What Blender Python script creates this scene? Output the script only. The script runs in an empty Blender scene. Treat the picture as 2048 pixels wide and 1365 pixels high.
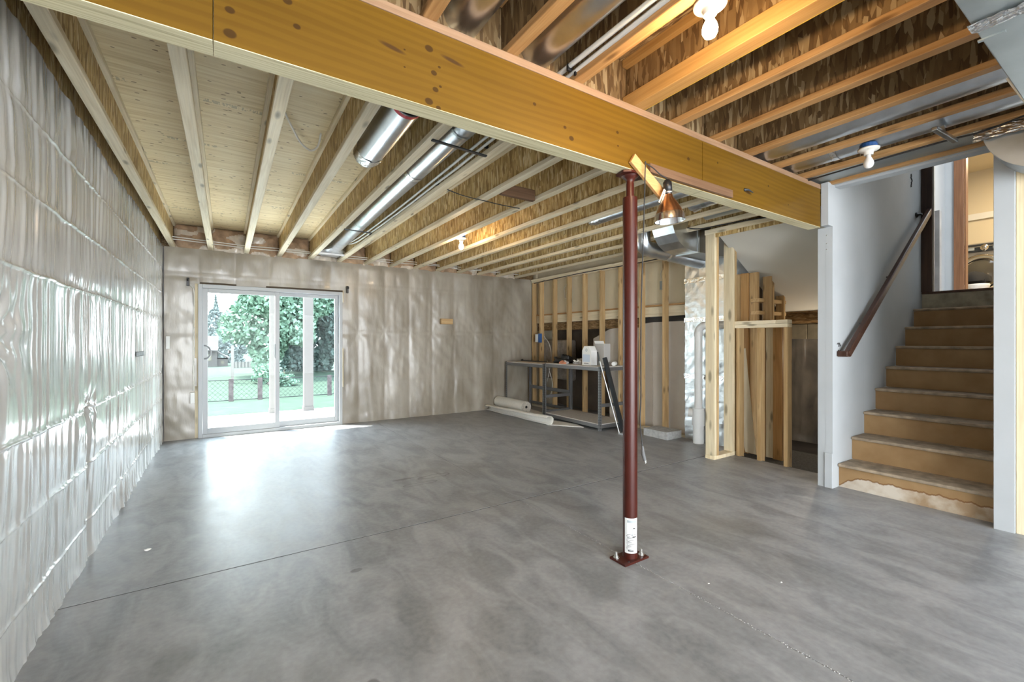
import bpy, bmesh, math, random
import numpy as np
from mathutils import Vector, Matrix, noise as mnoise

random.seed(7)
S = bpy.context.scene
COL = S.collection

# ------------------------------------------------------------------ camera
cam_d = bpy.data.cameras.new('camera'); cam = bpy.data.objects.new('camera', cam_d); COL.objects.link(cam)
cam.location = (0, 0, 1.26); cam.rotation_euler = (math.pi / 2, 0, -math.radians(33.0))
cam_d.sensor_fit = 'HORIZONTAL'; cam_d.sensor_width = 36.0; cam_d.lens = 36.0 * 880.0 / 2048.0
cam_d.clip_start = 0.05; cam_d.clip_end = 400
S.camera = cam

# ------------------------------------------------------------------ world, sun, fill and ceiling lights, exposure
W = bpy.data.worlds.new('sky'); S.world = W; W.use_nodes = True
wn = W.node_tree.nodes; wl = W.node_tree.links
bgn = wn['Background']
wtc = wn.new('ShaderNodeTexCoord'); wsx = wn.new('ShaderNodeSeparateXYZ'); wl.new(wtc.outputs['Generated'], wsx.inputs[0])
wr = wn.new('ShaderNodeValToRGB'); wl.new(wsx.outputs['Z'], wr.inputs[0])
wr.color_ramp.elements[0].position = 0.0; wr.color_ramp.elements[0].color = (0.93, 0.97, 1.0, 1)
wr.color_ramp.elements[1].position = 1.0; wr.color_ramp.elements[1].color = (0.66, 0.83, 1.0, 1)
wl.new(wr.outputs[0], bgn.inputs['Color']); bgn.inputs['Strength'].default_value = 13.0

def light(name, kind, loc, energy, color, rot=(0, 0, 0), **kw):
    d = bpy.data.lights.new(name, kind); d.energy = energy; d.color = color
    for k, v in kw.items(): setattr(d, k, v)
    o = bpy.data.objects.new(name, d); COL.objects.link(o); o.location = loc; o.rotation_euler = rot
    return o
sun_dir = Vector((0.755, -0.655, -2.25)).normalized()
sun = light('sun', 'SUN', (0, 20, 20), 22.0, (1.0, 0.96, 0.88), angle=math.radians(1.2))
sun.rotation_euler = sun_dir.to_track_quat('-Z', 'Y').to_euler()
# fill lights added behind the camera, at two unseen openings
light('rear_fill_light', 'AREA', (0.35, -3.12, 1.15), 100, (0.90, 0.95, 1.0), (math.radians(90), 0, 0), shape='RECTANGLE', size=1.9, size_y=1.75)
light('rear_fill_light', 'AREA', (2.95, -3.12, 1.08), 7, (0.90, 0.95, 1.0), (math.radians(90), 0, 0), shape='RECTANGLE', size=1.9, size_y=1.95)
# ceiling lights of the rooms above the stairs, and an added crawl space fill
light('laundry_ceiling_light', 'AREA', (9.3, 0.9, 4.05), 55, (1.0, 0.80, 0.50), (0, 0, 0), shape='RECTANGLE', size=0.6, size_y=0.6)
light('hall_ceiling_light', 'AREA', (7.2, 1.1, 4.05), 10, (0.86, 0.92, 1.0), (0, 0, 0), shape='RECTANGLE', size=0.8, size_y=0.8)
light('crawl_space_fill', 'POINT', (6.0, 2.3, 1.1), 13, (1.0, 0.85, 0.65), shadow_soft_size=0.06)
S.view_settings.view_transform = 'Standard'; S.view_settings.look = 'None'
S.view_settings.exposure = 0.40; S.view_settings.gamma = 1.0; S.view_settings.use_curve_mapping = False

# ------------------------------------------------------------------ materials
MATS = {}
def new_mat(name):
    m = bpy.data.materials.new(name); m.use_nodes = True
    MATS[name] = m
    return m, m.node_tree.nodes, m.node_tree.links, m.node_tree.nodes['Principled BSDF']
def rgba(c): return (c[0], c[1], c[2], 1.0)
def plain(name, c, rough=0.5, metal=0.0, spec=0.5, noise=0.0, nscale=8.0, coat=0.0, bump=0.0):
    m, N, L, P = new_mat(name)
    P.inputs['Base Color'].default_value = rgba(c); P.inputs['Roughness'].default_value = rough
    P.inputs['Metallic'].default_value = metal; P.inputs['Specular IOR Level'].default_value = spec
    P.inputs['Coat Weight'].default_value = coat; P.inputs['Coat Roughness'].default_value = 0.12
    if noise or bump:
        tc = N.new('ShaderNodeTexCoord'); n = N.new('ShaderNodeTexNoise'); L.new(tc.outputs['Object'], n.inputs['Vector'])
        n.inputs['Scale'].default_value = nscale; n.inputs['Detail'].default_value = 5
        if noise:
            r = N.new('ShaderNodeValToRGB'); L.new(n.outputs[0], r.inputs[0])
            r.color_ramp.elements[0].position = 0.3; r.color_ramp.elements[1].position = 0.7
            r.color_ramp.elements[0].color = rgba([x * (1 - noise) for x in c]); r.color_ramp.elements[1].color = rgba([min(1, x * (1 + noise)) for x in c])
            L.new(r.outputs[0], P.inputs['Base Color'])
        if bump:
            b = N.new('ShaderNodeBump'); b.inputs['Strength'].default_value = bump; b.inputs['Distance'].default_value = 0.01
            L.new(n.outputs[0], b.inputs['Height']); L.new(b.outputs[0], P.inputs['Normal'])
    return m
def math_node(N, L, op, a, b=None, clamp=False):
    n = N.new('ShaderNodeMath'); n.operation = op; n.use_clamp = clamp
    for i, q in enumerate((a, b)):
        if q is None: continue
        if isinstance(q, (int, float)): n.inputs[i].default_value = q
        else: L.new(q, n.inputs[i])
    return n.outputs[0]
def mix(N, L, fac, a, b, mode='MIX'):
    n = N.new('ShaderNodeMix'); n.data_type = 'RGBA'; n.blend_type = mode
    for i, q in ((0, fac), (6, a), (7, b)):
        if isinstance(q, (int, float)): n.inputs[i].default_value = q
        elif isinstance(q, tuple): n.inputs[i].default_value = rgba(q)
        else: L.new(q, n.inputs[i])
    return n.outputs[2]
def coords(N, L, scale, rot=(0, 0, 0), rand=True):
    tc = N.new('ShaderNodeTexCoord'); v = tc.outputs['Object']
    if rand:
        oi = N.new('ShaderNodeObjectInfo'); k = math_node(N, L, 'MULTIPLY', oi.outputs['Random'], 31.7)
        a = N.new('ShaderNodeVectorMath'); a.operation = 'ADD'; L.new(v, a.inputs[0]); L.new(k, a.inputs[1]); v = a.outputs[0]
    mp = N.new('ShaderNodeMapping'); L.new(v, mp.inputs['Vector']); mp.inputs['Scale'].default_value = scale; mp.inputs['Rotation'].default_value = rot
    return mp.outputs[0]
def ramp(N, L, src, stops):
    r = N.new('ShaderNodeValToRGB'); L.new(src, r.inputs[0]); e = r.color_ramp.elements
    while len(e) < len(stops): e.new(0.5)
    for x, (p, c) in zip(e, stops): x.position = p; x.color = rgba(c)
    return r.outputs[0]
AX = {'x': (0, 1, 2), 'y': (1, 0, 2), 'z': (2, 0, 1)}
def wood(name, dark, lite, axis, rough=0.55, knots=0.075, knot_col=None, vary=0.12, spec=0.35):
    m, N, L, P = new_mat(name); P.inputs['Roughness'].default_value = rough; P.inputs['Specular IOR Level'].default_value = spec
    def sc(al, ac):
        s = [ac, ac, ac]; s[AX[axis][0]] = al; return tuple(s)
    v = coords(N, L, sc(1.0, 16.0)); n = N.new('ShaderNodeTexNoise'); L.new(v, n.inputs['Vector']); n.inputs['Scale'].default_value = 1.6; n.inputs['Detail'].default_value = 6; n.inputs['Distortion'].default_value = 0.9
    c = ramp(N, L, n.outputs[0], [(0.30, dark), (0.68, lite)])
    v2 = coords(N, L, sc(3.0, 120.0)); n2 = N.new('ShaderNodeTexNoise'); L.new(v2, n2.inputs['Vector']); n2.inputs['Scale'].default_value = 1.0; n2.inputs['Detail'].default_value = 2
    c = mix(N, L, 0.22, c, ramp(N, L, n2.outputs[0], [(0.35, tuple(x * 0.6 for x in dark)), (0.6, lite)]))
    if knots:
        v3 = coords(N, L, sc(3.2, 11.0)); vo = N.new('ShaderNodeTexVoronoi'); L.new(v3, vo.inputs['Vector']); vo.inputs['Scale'].default_value = 1.0
        k = ramp(N, L, vo.outputs['Distance'], [(knots, (1, 1, 1)), (knots + 0.13, (0, 0, 0))])
        c = mix(N, L, math_node(N, L, 'MULTIPLY', k, 0.8), c, knot_col or tuple(x * 0.33 for x in dark))
    oi = N.new('ShaderNodeObjectInfo'); h = N.new('ShaderNodeHueSaturation')
    L.new(math_node(N, L, 'ADD', math_node(N, L, 'MULTIPLY', oi.outputs['Random'], 2 * vary), 1 - vary), h.inputs['Value']); L.new(c, h.inputs['Color'])
    L.new(h.outputs[0], P.inputs['Base Color'])
    b = N.new('ShaderNodeBump'); b.inputs['Strength'].default_value = 0.12; b.inputs['Distance'].default_value = 0.004; L.new(n2.outputs[0], b.inputs['Height']); L.new(b.outputs[0], P.inputs['Normal'])
    return m
def osb(name, cols, axis='z', size=1.0, tilt=0.5, rough=0.6):
    m, N, L, P = new_mat(name); P.inputs['Roughness'].default_value = rough; P.inputs['Specular IOR Level'].default_value = 0.35
    base = [105.0 / size] * 3; base[AX[axis][0]] = 20.0 / size
    outs = []
    for r in (-tilt, 0.12, tilt):
        rot = (r, r * 0.7, r * 0.8)
        v = coords(N, L, tuple(base), rot); vo = N.new('ShaderNodeTexVoronoi'); L.new(v, vo.inputs['Vector']); vo.inputs['Scale'].default_value = 1.0
        sp = N.new('ShaderNodeSeparateColor'); L.new(vo.outputs['Color'], sp.inputs[0]); outs.append((sp.outputs[0], sp.outputs[1], vo.outputs['Distance']))
    f = math_node(N, L, 'GREATER_THAN', outs[1][1], 0.55); f2 = math_node(N, L, 'GREATER_THAN', outs[2][1], 0.6)
    val = N.new('ShaderNodeMix'); val.data_type = 'FLOAT'; L.new(f, val.inputs[0]); L.new(outs[0][0], val.inputs[2]); L.new(outs[1][0], val.inputs[3])
    val2 = N.new('ShaderNodeMix'); val2.data_type = 'FLOAT'; L.new(f2, val2.inputs[0]); L.new(val.outputs[0], val2.inputs[2]); L.new(outs[2][0], val2.inputs[3])
    c = ramp(N, L, val2.outputs[0], [(0.0, cols[0]), (0.45, cols[1]), (0.8, cols[2]), (1.0, cols[3])])
    v4 = coords(N, L, (5, 5, 5)); n = N.new('ShaderNodeTexNoise'); L.new(v4, n.inputs['Vector']); n.inputs['Scale'].default_value = 1; n.inputs['Detail'].default_value = 4
    c = mix(N, L, 0.5, c, ramp(N, L, n.outputs[0], [(0.3, (0.45, 0.43, 0.4)), (0.7, (1, 1, 1))]), 'MULTIPLY')
    L.new(c, P.inputs['Base Color'])
    b = N.new('ShaderNodeBump'); b.inputs['Strength'].default_value = 0.3; b.inputs['Distance'].default_value = 0.004; L.new(val2.outputs[0], b.inputs['Height']); L.new(b.outputs[0], P.inputs['Normal'])
    return m

PINE_Y = wood('pine_y', (0.70, 0.58, 0.38), (0.86, 0.77, 0.58), 'y')
PINE_Z = wood('pine_z', (0.40, 0.245, 0.10), (0.58, 0.41, 0.21), 'z')
PINE_X = wood('pine_x', (0.47, 0.29, 0.12), (0.66, 0.47, 0.25), 'x')
FIR_Y = wood('fir_y', (0.38, 0.19, 0.065), (0.53, 0.31, 0.13), 'y')
PALE_Z = wood('pale_stud_z', (0.62, 0.50, 0.31), (0.76, 0.66, 0.46), 'z', knots=0.13)
DARKWOOD_Z = wood('orange_board_z', (0.33, 0.17, 0.055), (0.48, 0.28, 0.11), 'z')
BROWN_X = wood('brown_cleat_x', (0.12, 0.064, 0.034), (0.18, 0.10, 0.055), 'x', knots=0)
SILL_X = wood('sill_plate_x', (0.30, 0.178, 0.10), (0.40, 0.25, 0.15), 'x', knots=0.05)
WALNUT_Z = wood('walnut_z', (0.045, 0.024, 0.016), (0.085, 0.046, 0.03), 'z', rough=0.35, knots=0)
WALNUT_X = wood('walnut_x', (0.05, 0.022, 0.014), (0.085, 0.042, 0.028), 'x', rough=0.35, knots=0)
CASING_Z = wood('casing_z', (0.17, 0.075, 0.035), (0.27, 0.13, 0.065), 'z', rough=0.4, knots=0)
OSB_WEB = osb('osb_web', [(0.30, 0.18, 0.06), (0.56, 0.38, 0.15), (0.70, 0.52, 0.24), (0.85, 0.72, 0.45)], 'z', 1.7, 0.8)
OSB_NEAR = osb('osb_near', [(0.11, 0.06, 0.024), (0.20, 0.117, 0.047), (0.28, 0.178, 0.08), (0.46, 0.34, 0.19)], 'z', 2.0, 1.0)
OSB_DARK = osb('osb_rim', [(0.13, 0.075, 0.03), (0.24, 0.145, 0.06), (0.33, 0.21, 0.10), (0.42, 0.30, 0.16)], 'y', 1.2)
OSB_DECK = osb('osb_deck', [(0.14, 0.08, 0.035), (0.27, 0.16, 0.07), (0.38, 0.25, 0.12), (0.5, 0.37, 0.2)], 'y', 1.3)

def deck_mat():
    m, N, L, P = new_mat('plywood_deck'); P.inputs['Roughness'].default_value = 0.62; P.inputs['Specular IOR Level'].default_value = 0.3
    v = coords(N, L, (1.4, 26, 26)); n = N.new('ShaderNodeTexNoise'); L.new(v, n.inputs['Vector']); n.inputs['Scale'].default_value = 1.5; n.inputs['Detail'].default_value = 5; n.inputs['Distortion'].default_value = 0.6
    c = ramp(N, L, n.outputs[0], [(0.28, (0.62, 0.48, 0.26)), (0.5, (0.79, 0.65, 0.40)), (0.75, (0.87, 0.76, 0.52))])
    v2 = coords(N, L, (13, 28, 1)); vo = N.new('ShaderNodeTexVoronoi'); L.new(v2, vo.inputs['Vector']); vo.inputs['Scale'].default_value = 1.0
    sp = N.new('ShaderNodeSeparateColor'); L.new(vo.outputs['Color'], sp.inputs[0])
    k = math_node(N, L, 'MULTIPLY', math_node(N, L, 'LESS_THAN', vo.outputs['Distance'], 0.17), math_node(N, L, 'GREATER_THAN', sp.outputs[0], 0.42))
    c = mix(N, L, math_node(N, L, 'MULTIPLY', k, 0.75), c, (0.17, 0.09, 0.04))
    # faint factory ink stamp bands, too blurred in the photograph to read
    v3 = coords(N, L, (1, 1, 1)); sx = N.new('ShaderNodeSeparateXYZ'); L.new(v3, sx.inputs[0])
    by = math_node(N, L, 'PINGPONG', sx.outputs[1], 0.31); band = math_node(N, L, 'LESS_THAN', by, 0.022)
    v4 = coords(N, L, (70, 16, 1)); n4 = N.new('ShaderNodeTexNoise'); L.new(v4, n4.inputs['Vector']); n4.inputs['Scale'].default_value = 1.0
    v5 = coords(N, L, (2.3, 2.3, 1)); n5 = N.new('ShaderNodeTexNoise'); L.new(v5, n5.inputs['Vector']); n5.inputs['Scale'].default_value = 1.0
    ink = math_node(N, L, 'MULTIPLY', math_node(N, L, 'MULTIPLY', band, math_node(N, L, 'GREATER_THAN', n4.outputs[0], 0.5)), math_node(N, L, 'GREATER_THAN', n5.outputs[0], 0.5))
    c = mix(N, L, math_node(N, L, 'MULTIPLY', ink, 0.45), c, (0.22, 0.19, 0.13))
    L.new(c, P.inputs['Base Color'])
    return m
DECK = deck_mat()

KNOTS = [(0.704, 2.472, 16), (0.726, 2.378, 12), (0.733, 2.311, 12), (0.704, 2.253, 16), (0.746, 2.238, 10), (1.243, 2.40, 9), (1.432, 2.338, 9), (1.475, 2.293, 14),
         (1.806, 2.409, 9), (1.81, 2.336, 6), (2.436, 2.405, 12), (0.01, 2.347, 13), (0.209, 2.37, 11), (0.01, 2.27, 17), (0.179, 2.448, 14), (0.60, 2.43, 4), (0.60, 2.36, 4),
         (0.75, 2.41, 6), (0.755, 2.33, 6), (2.75, 2.45, 8), (3.4, 2.42, 9), (3.7, 2.33, 7)]
def lvl_mat():
    m, N, L, P = new_mat('lvl_beam_face'); P.inputs['Roughness'].default_value = 0.55; P.inputs['Specular IOR Level'].default_value = 0.15
    tc = N.new('ShaderNodeTexCoord'); sx = N.new('ShaderNodeSeparateXYZ'); L.new(tc.outputs['Object'], sx.inputs[0])
    v = coords(N, L, (0.9, 5, 7), rand=False); n = N.new('ShaderNodeTexNoise'); L.new(v, n.inputs['Vector']); n.inputs['Scale'].default_value = 1.1; n.inputs['Detail'].default_value = 4
    w = N.new('ShaderNodeTexWave'); L.new(v, w.inputs['Vector']); w.bands_direction = 'Z'; w.inputs['Scale'].default_value = 1.3; w.inputs['Distortion'].default_value = 9.0; w.inputs['Detail'].default_value = 3; w.inputs['Detail Scale'].default_value = 0.7
    c = ramp(N, L, n.outputs[0], [(0.25, (0.125, 0.062, 0.004)), (0.75, (0.205, 0.106, 0.009))])
    c = mix(N, L, 0.22, c, ramp(N, L, w.outputs[0], [(0.2, (0.105, 0.047, 0.004)), (0.7, (0.205, 0.110, 0.010))]))
    best = None; halo = None
    for x, z, r in KNOTS:
        dx = math_node(N, L, 'SUBTRACT', sx.outputs[0], x); dz = math_node(N, L, 'SUBTRACT', sx.outputs[2], z - 2.23)
        d = math_node(N, L, 'SQRT', math_node(N, L, 'ADD', math_node(N, L, 'MULTIPLY', dx, dx), math_node(N, L, 'MULTIPLY', math_node(N, L, 'MULTIPLY', dz, dz), 1.6)))
        d = math_node(N, L, 'MULTIPLY', d, 800.0 / r)
        best = d if best is None else math_node(N, L, 'MINIMUM', best, d)
    c = mix(N, L, ramp(N, L, best, [(0.75, (0.85, 0.85, 0.85)), (1.0, (0.25, 0.25, 0.25))]), c, (0.035, 0.015, 0.004))
    # pitch streaks
    for x, z in ((0.811, 2.457), (3.114, 2.32), (0.55, 2.42)):
        dx = math_node(N, L, 'MULTIPLY', math_node(N, L, 'SUBTRACT', sx.outputs[0], x), 16); dz = math_node(N, L, 'MULTIPLY', math_node(N, L, 'SUBTRACT', sx.outputs[2], z - 2.23), 90)
        dz = math_node(N, L, 'ADD', dz, math_node(N, L, 'MULTIPLY', dx, 0.8))
        d = math_node(N, L, 'ADD', math_node(N, L, 'MULTIPLY', dx, dx), math_node(N, L, 'MULTIPLY', dz, dz))
        c = mix(N, L, ramp(N, L, d, [(0.2, (0.85,) * 3), (1.0, (0, 0, 0))]), c, (0.05, 0.022, 0.008))
    L.new(c, P.inputs['Base Color'])
    return m
LVL = lvl_mat()
def lvl_edge():
    m, N, L, P = new_mat('lvl_layered_edge'); P.inputs['Roughness'].default_value = 0.6; P.inputs['Specular IOR Level'].default_value = 0.3
    v = coords(N, L, (2.0, 130, 5), rand=False); n = N.new('ShaderNodeTexNoise'); L.new(v, n.inputs['Vector']); n.inputs['Scale'].default_value = 1.0; n.inputs['Detail'].default_value = 3
    L.new(ramp(N, L, n.outputs[0], [(0.3, (0.36, 0.31, 0.17)), (0.48, (0.60, 0.54, 0.34)), (0.7, (0.70, 0.64, 0.43))]), P.inputs['Base Color'])
    return m
LVL_EDGE = lvl_edge()

def plastic_mat(name, c1, c2, rough, scale, coat):
    m, N, L, P = new_mat(name); P.inputs['Roughness'].default_value = rough; P.inputs['Specular IOR Level'].default_value = 0.75
    P.inputs['Coat Weight'].default_value = coat; P.inputs['Coat Roughness'].default_value = 0.10
    v = coords(N, L, scale, rand=False); n = N.new('ShaderNodeTexNoise'); L.new(v, n.inputs['Vector']); n.inputs['Scale'].default_value = 1.0; n.inputs['Detail'].default_value = 6; n.inputs['Distortion'].default_value = 0.5
    L.new(ramp(N, L, n.outputs[0], [(0.3, c1), (0.68, c2)]), P.inputs['Base Color'])
    v2 = coords(N, L, (60, 60, 14), rand=False); n2 = N.new('ShaderNodeTexNoise'); L.new(v2, n2.inputs['Vector']); n2.inputs['Scale'].default_value = 1.0; n2.inputs['Detail'].default_value = 3
    b = N.new('ShaderNodeBump'); b.inputs['Strength'].default_value = 0.25; b.inputs['Distance'].default_value = 0.004; L.new(n2.outputs[0], b.inputs['Height']); L.new(b.outputs[0], P.inputs['Normal'])
    return m
POLY_LEFT = plastic_mat('clear_poly_left', (0.43, 0.435, 0.42), (0.60, 0.605, 0.595), 0.20, (1.5, 1.5, 1.0), 0.7)
POLY_BACK = plastic_mat('clear_poly_back', (0.20, 0.165, 0.12), (0.40, 0.365, 0.305), 0.34, (2.2, 2.2, 1.0), 0.15)
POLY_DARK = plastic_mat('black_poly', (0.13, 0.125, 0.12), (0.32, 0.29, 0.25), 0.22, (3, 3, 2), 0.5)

def concrete_mat():
    m, N, L, P = new_mat('concrete_slab'); P.inputs['Specular IOR Level'].default_value = 0.28
    v = coords(N, L, (1, 1, 1), rand=False)
    def nz(s, d, dist=0.0, sc=(1, 1, 1), rot=0.0):
        vv = coords(N, L, sc, (0, 0, rot), rand=False); n = N.new('ShaderNodeTexNoise'); L.new(vv, n.inputs['Vector']); n.inputs['Scale'].default_value = s; n.inputs['Detail'].default_value = d; n.inputs['Distortion'].default_value = dist
        return n.outputs[0]
    a = nz(1.1, 8, 0.8); b = nz(5.0, 9, 1.2, (1, 0.45, 1), 0.7); c3 = nz(34, 6); d4 = nz(0.8, 3)
    c = ramp(N, L, a, [(0.30, (0.218, 0.222, 0.230)), (0.70, (0.33, 0.335, 0.343))])
    c = mix(N, L, 0.42, c, ramp(N, L, b, [(0.36, (0.10, 0.104, 0.111)), (0.62, (0.435, 0.44, 0.447))]))
    c = mix(N, L, 0.22, c, ramp(N, L, c3, [(0.3, (0.15, 0.157, 0.166)), (0.7, (0.38, 0.393, 0.408))]))
    c = mix(N, L, ramp(N, L, d4, [(0.50, (0, 0, 0)), (0.75, (0.35, 0.35, 0.35))]), c, (0.20, 0.175, 0.14))
    # dried water ring and a few stains with shapes of their own
    sx = N.new('ShaderNodeSeparateXYZ'); L.new(v, sx.inputs[0])
    for x, y, rx, ry, ring in ((1.62, 3.84, 0.16, 0.055, True), (1.44, 3.70, 0.17, 0.035, True), (0.60, 2.49, 0.035, 0.022, False), (0.45, 1.62, 0.035, 0.05, False), (1.35, 3.9, 0.12, 0.02, False)):
        dx = math_node(N, L, 'MULTIPLY', math_node(N, L, 'SUBTRACT', sx.outputs[0], x), 1 / rx); dy = math_node(N, L, 'MULTIPLY', math_node(N, L, 'SUBTRACT', sx.outputs[1], y), 1 / ry)
        dd = math_node(N, L, 'SQRT', math_node(N, L, 'ADD', math_node(N, L, 'MULTIPLY', dx, dx), math_node(N, L, 'MULTIPLY', dy, dy)))
        dd = math_node(N, L, 'ADD', dd, math_node(N, L, 'MULTIPLY', math_node(N, L, 'SUBTRACT', b, 0.5), 1.4))
        st = [(0.72, (0, 0, 0)), (0.9, (0.6,) * 3), (1.08, (0, 0, 0))] if ring else [(0.8, (0.55,) * 3), (1.05, (0, 0, 0))]
        c = mix(N, L, ramp(N, L, dd, st), c, (0.075, 0.072, 0.07))
    L.new(c, P.inputs['Base Color'])
    L.new(math_node(N, L, 'ADD', math_node(N, L, 'MULTIPLY', b, 0.20), 0.285), P.inputs['Roughness'])
    bp = N.new('ShaderNodeBump'); bp.inputs['Strength'].default_value = 0.03; bp.inputs['Distance'].default_value = 0.006; L.new(b, bp.inputs['Height']); L.new(bp.outputs[0], P.inputs['Normal'])
    return m
CONC = concrete_mat()
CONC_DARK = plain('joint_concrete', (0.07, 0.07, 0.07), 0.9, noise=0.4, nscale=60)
CONC_BLOCK = plain('concrete_block', (0.40, 0.40, 0.39), 0.85, noise=0.2, nscale=25, bump=0.2)
CONC_WALL = plain('foundation', (0.30, 0.29, 0.28), 0.9, noise=0.2, nscale=6)
def mdf_mat(name, stain):
    m, N, L, P = new_mat(name); P.inputs['Roughness'].default_value = 0.62; P.inputs['Specular IOR Level'].default_value = 0.3
    v = coords(N, L, (6, 6, 6)); n = N.new('ShaderNodeTexNoise'); L.new(v, n.inputs['Vector']); n.inputs['Scale'].default_value = 1; n.inputs['Detail'].default_value = 7
    c = ramp(N, L, n.outputs[0], [(0.3, (0.27, 0.16, 0.07)), (0.7, (0.345, 0.22, 0.105))])
    if stain:
        tc = N.new('ShaderNodeTexCoord'); sx = N.new('ShaderNodeSeparateXYZ'); L.new(tc.outputs['Object'], sx.inputs[0])
        cb = N.new('ShaderNodeCombineXYZ'); L.new(sx.outputs[1], cb.inputs[0])
        n2 = N.new('ShaderNodeTexNoise'); L.new(cb.outputs[0], n2.inputs['Vector']); n2.inputs['Scale'].default_value = 14; n2.inputs['Detail'].default_value = 4
        h = math_node(N, L, 'ADD', math_node(N, L, 'MULTIPLY', n2.outputs[0], 0.07), 0.068)
        h = math_node(N, L, 'SUBTRACT', h, math_node(N, L, 'MULTIPLY', math_node(N, L, 'MAXIMUM', math_node(N, L, 'SUBTRACT', sx.outputs[1], 0.33), 0.0), 0.6))
        d = math_node(N, L, 'SUBTRACT', sx.outputs[2], h)
        wh = mix(N, L, ramp(N, L, n.outputs[0], [(0.35, (0.15,) * 3), (0.6, (0.85,) * 3)]), c, (0.60, 0.55, 0.47))
        c = mix(N, L, math_node(N, L, 'LESS_THAN', d, 0.0), c, wh)
        c = mix(N, L, math_node(N, L, 'MULTIPLY', math_node(N, L, 'LESS_THAN', math_node(N, L, 'ABSOLUTE', d), 0.006), 0.8), c, (0.17, 0.075, 0.02))
    L.new(c, P.inputs['Base Color'])
    return m
MDF = mdf_mat('mdf_riser', False); MDF_STAIN = mdf_mat('mdf_riser_water_stained', True)
TREAD = plain('dusty_tread', (0.30, 0.235, 0.165), 0.8, noise=0.35, nscale=14)
DUSTY = plain('dusty_board', (0.36, 0.33, 0.25), 0.8, noise=0.3, nscale=10)
DRYWALL = plain('primed_drywall', (0.43, 0.45, 0.46), 0.75, noise=0.04, nscale=3, spec=0.3)
DRYWALL_RAW = plain('raw_drywall', (0.66, 0.58, 0.42), 0.8, noise=0.06, nscale=3, spec=0.3)
DRYWALL_GREY = plain('grey_drywall', (0.52, 0.48, 0.43), 0.8, noise=0.06, nscale=4, spec=0.3)
CREAM = plain('cream_paint', (0.70, 0.62, 0.47), 0.7, spec=0.3)
WHITE_TRIM = plain('white_trim', (0.78, 0.78, 0.76), 0.45)
VINYL = plain('white_vinyl', (0.40, 0.415, 0.425), 0.35)
GALV = plain('galvanized', (0.62, 0.65, 0.68), 0.30, metal=1.0, noise=0.12, nscale=9)
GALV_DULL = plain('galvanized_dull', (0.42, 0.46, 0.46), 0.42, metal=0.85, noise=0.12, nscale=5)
FOIL = plain('foil', (0.82, 0.83, 0.84), 0.24, metal=1.0, noise=0.1, nscale=30, bump=0.9)
COPPER = plain('copper_aluminium', (0.72, 0.42, 0.25), 0.27, metal=1.0)
ALU = plain('aluminium', (0.80, 0.81, 0.82), 0.22, metal=1.0)
RED_STEEL = plain('red_primer_steel', (0.052, 0.008, 0.004), 0.36, spec=0.4, noise=0.15, nscale=7)
RED_BAND = plain('red_band', (0.55, 0.02, 0.04), 0.5)
STEEL_DARK = plain('dark_steel', (0.05, 0.055, 0.06), 0.45, metal=0.6)
SHELF_STEEL = plain('grey_shelf_steel', (0.155, 0.155, 0.155), 0.42, metal=0.4)
SHELF_BOARD = plain('particle_board', (0.50, 0.47, 0.43), 0.7, noise=0.1, nscale=30)
BOLT = plain('zinc_bolt', (0.55, 0.55, 0.53), 0.4, metal=0.9)
BLACK = plain('black_plastic', (0.012, 0.012, 0.013), 0.4)
RUBBER = plain('black_rubber', (0.02, 0.02, 0.02), 0.6)
HOLE_SHADE = plain('hole_shade_black', (0.03, 0.03, 0.03), 0.8)  # black colour standing in for the shade inside slots, holes and gaps
PORC = plain('porcelain', (0.82, 0.79, 0.72), 0.25)
BOX_BLUE = plain('blue_box', (0.03, 0.10, 0.28), 0.5)
CABLE_WHITE = plain('white_cable', (0.72, 0.70, 0.64), 0.45)
PEX = plain('pale_pipe', (0.68, 0.68, 0.64), 0.4)
PVC = plain('white_pvc', (0.74, 0.75, 0.74), 0.3)
PAPER = plain('paper', (0.78, 0.78, 0.76), 0.7)
INK = plain('print_ink', (0.06, 0.06, 0.06), 0.7)
INK_GREY = plain('print_grey', (0.36, 0.40, 0.42), 0.7)
INK_BLUE = plain('print_blue', (0.55, 0.62, 0.72), 0.7)
CARD = plain('carton', (0.46, 0.45, 0.43), 0.7)
CARDBOARD = plain('cardboard', (0.46, 0.36, 0.25), 0.8)
BAG_BLACK = plain('black_bag', (0.010, 0.010, 0.011), 0.35)
BAG_CLEAR = plain('clear_bag', (0.42, 0.41, 0.40), 0.25, noise=0.4, nscale=25)
BAG_ORANGE = plain('orange_content', (0.55, 0.22, 0.12), 0.5)
CARPET = plain('carpet_back', (0.72, 0.70, 0.64), 0.95, noise=0.08, nscale=90, bump=0.4)
CARPET_END = plain('carpet_end', (0.36, 0.33, 0.28), 0.95, noise=0.3, nscale=70)
BATT = plain('fibreglass_batt', (0.40, 0.27, 0.17), 0.95, noise=0.35, nscale=9, bump=0.6)
BATT_FACE = plain('batt_poly_sheen', (0.60, 0.52, 0.42), 0.3, noise=0.25, nscale=7, coat=0.3)
WASHER = plain('washer_graphite', (0.34, 0.32, 0.29), 0.3, metal=0.5)
CHROME = plain('chrome', (0.85, 0.84, 0.82), 0.08, metal=1.0)
DARK_GLASS = plain('dark_glass', (0.10, 0.09, 0.07), 0.08, spec=0.8)
CLOTH_DARK = plain('dark_laundry', (0.015, 0.016, 0.02), 0.9)
GRASS = plain('lawn_grass', (0.034, 0.050, 0.037), 0.9, spec=0.02, noise=0.2, nscale=3)
PATIO = plain('patio_concrete', (0.66, 0.65, 0.64), 0.9, noise=0.06, nscale=4)
LEAF_A = plain('maple_leaves', (0.115, 0.185, 0.135), 0.8, spec=0.03, noise=0.35, nscale=3)
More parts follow.
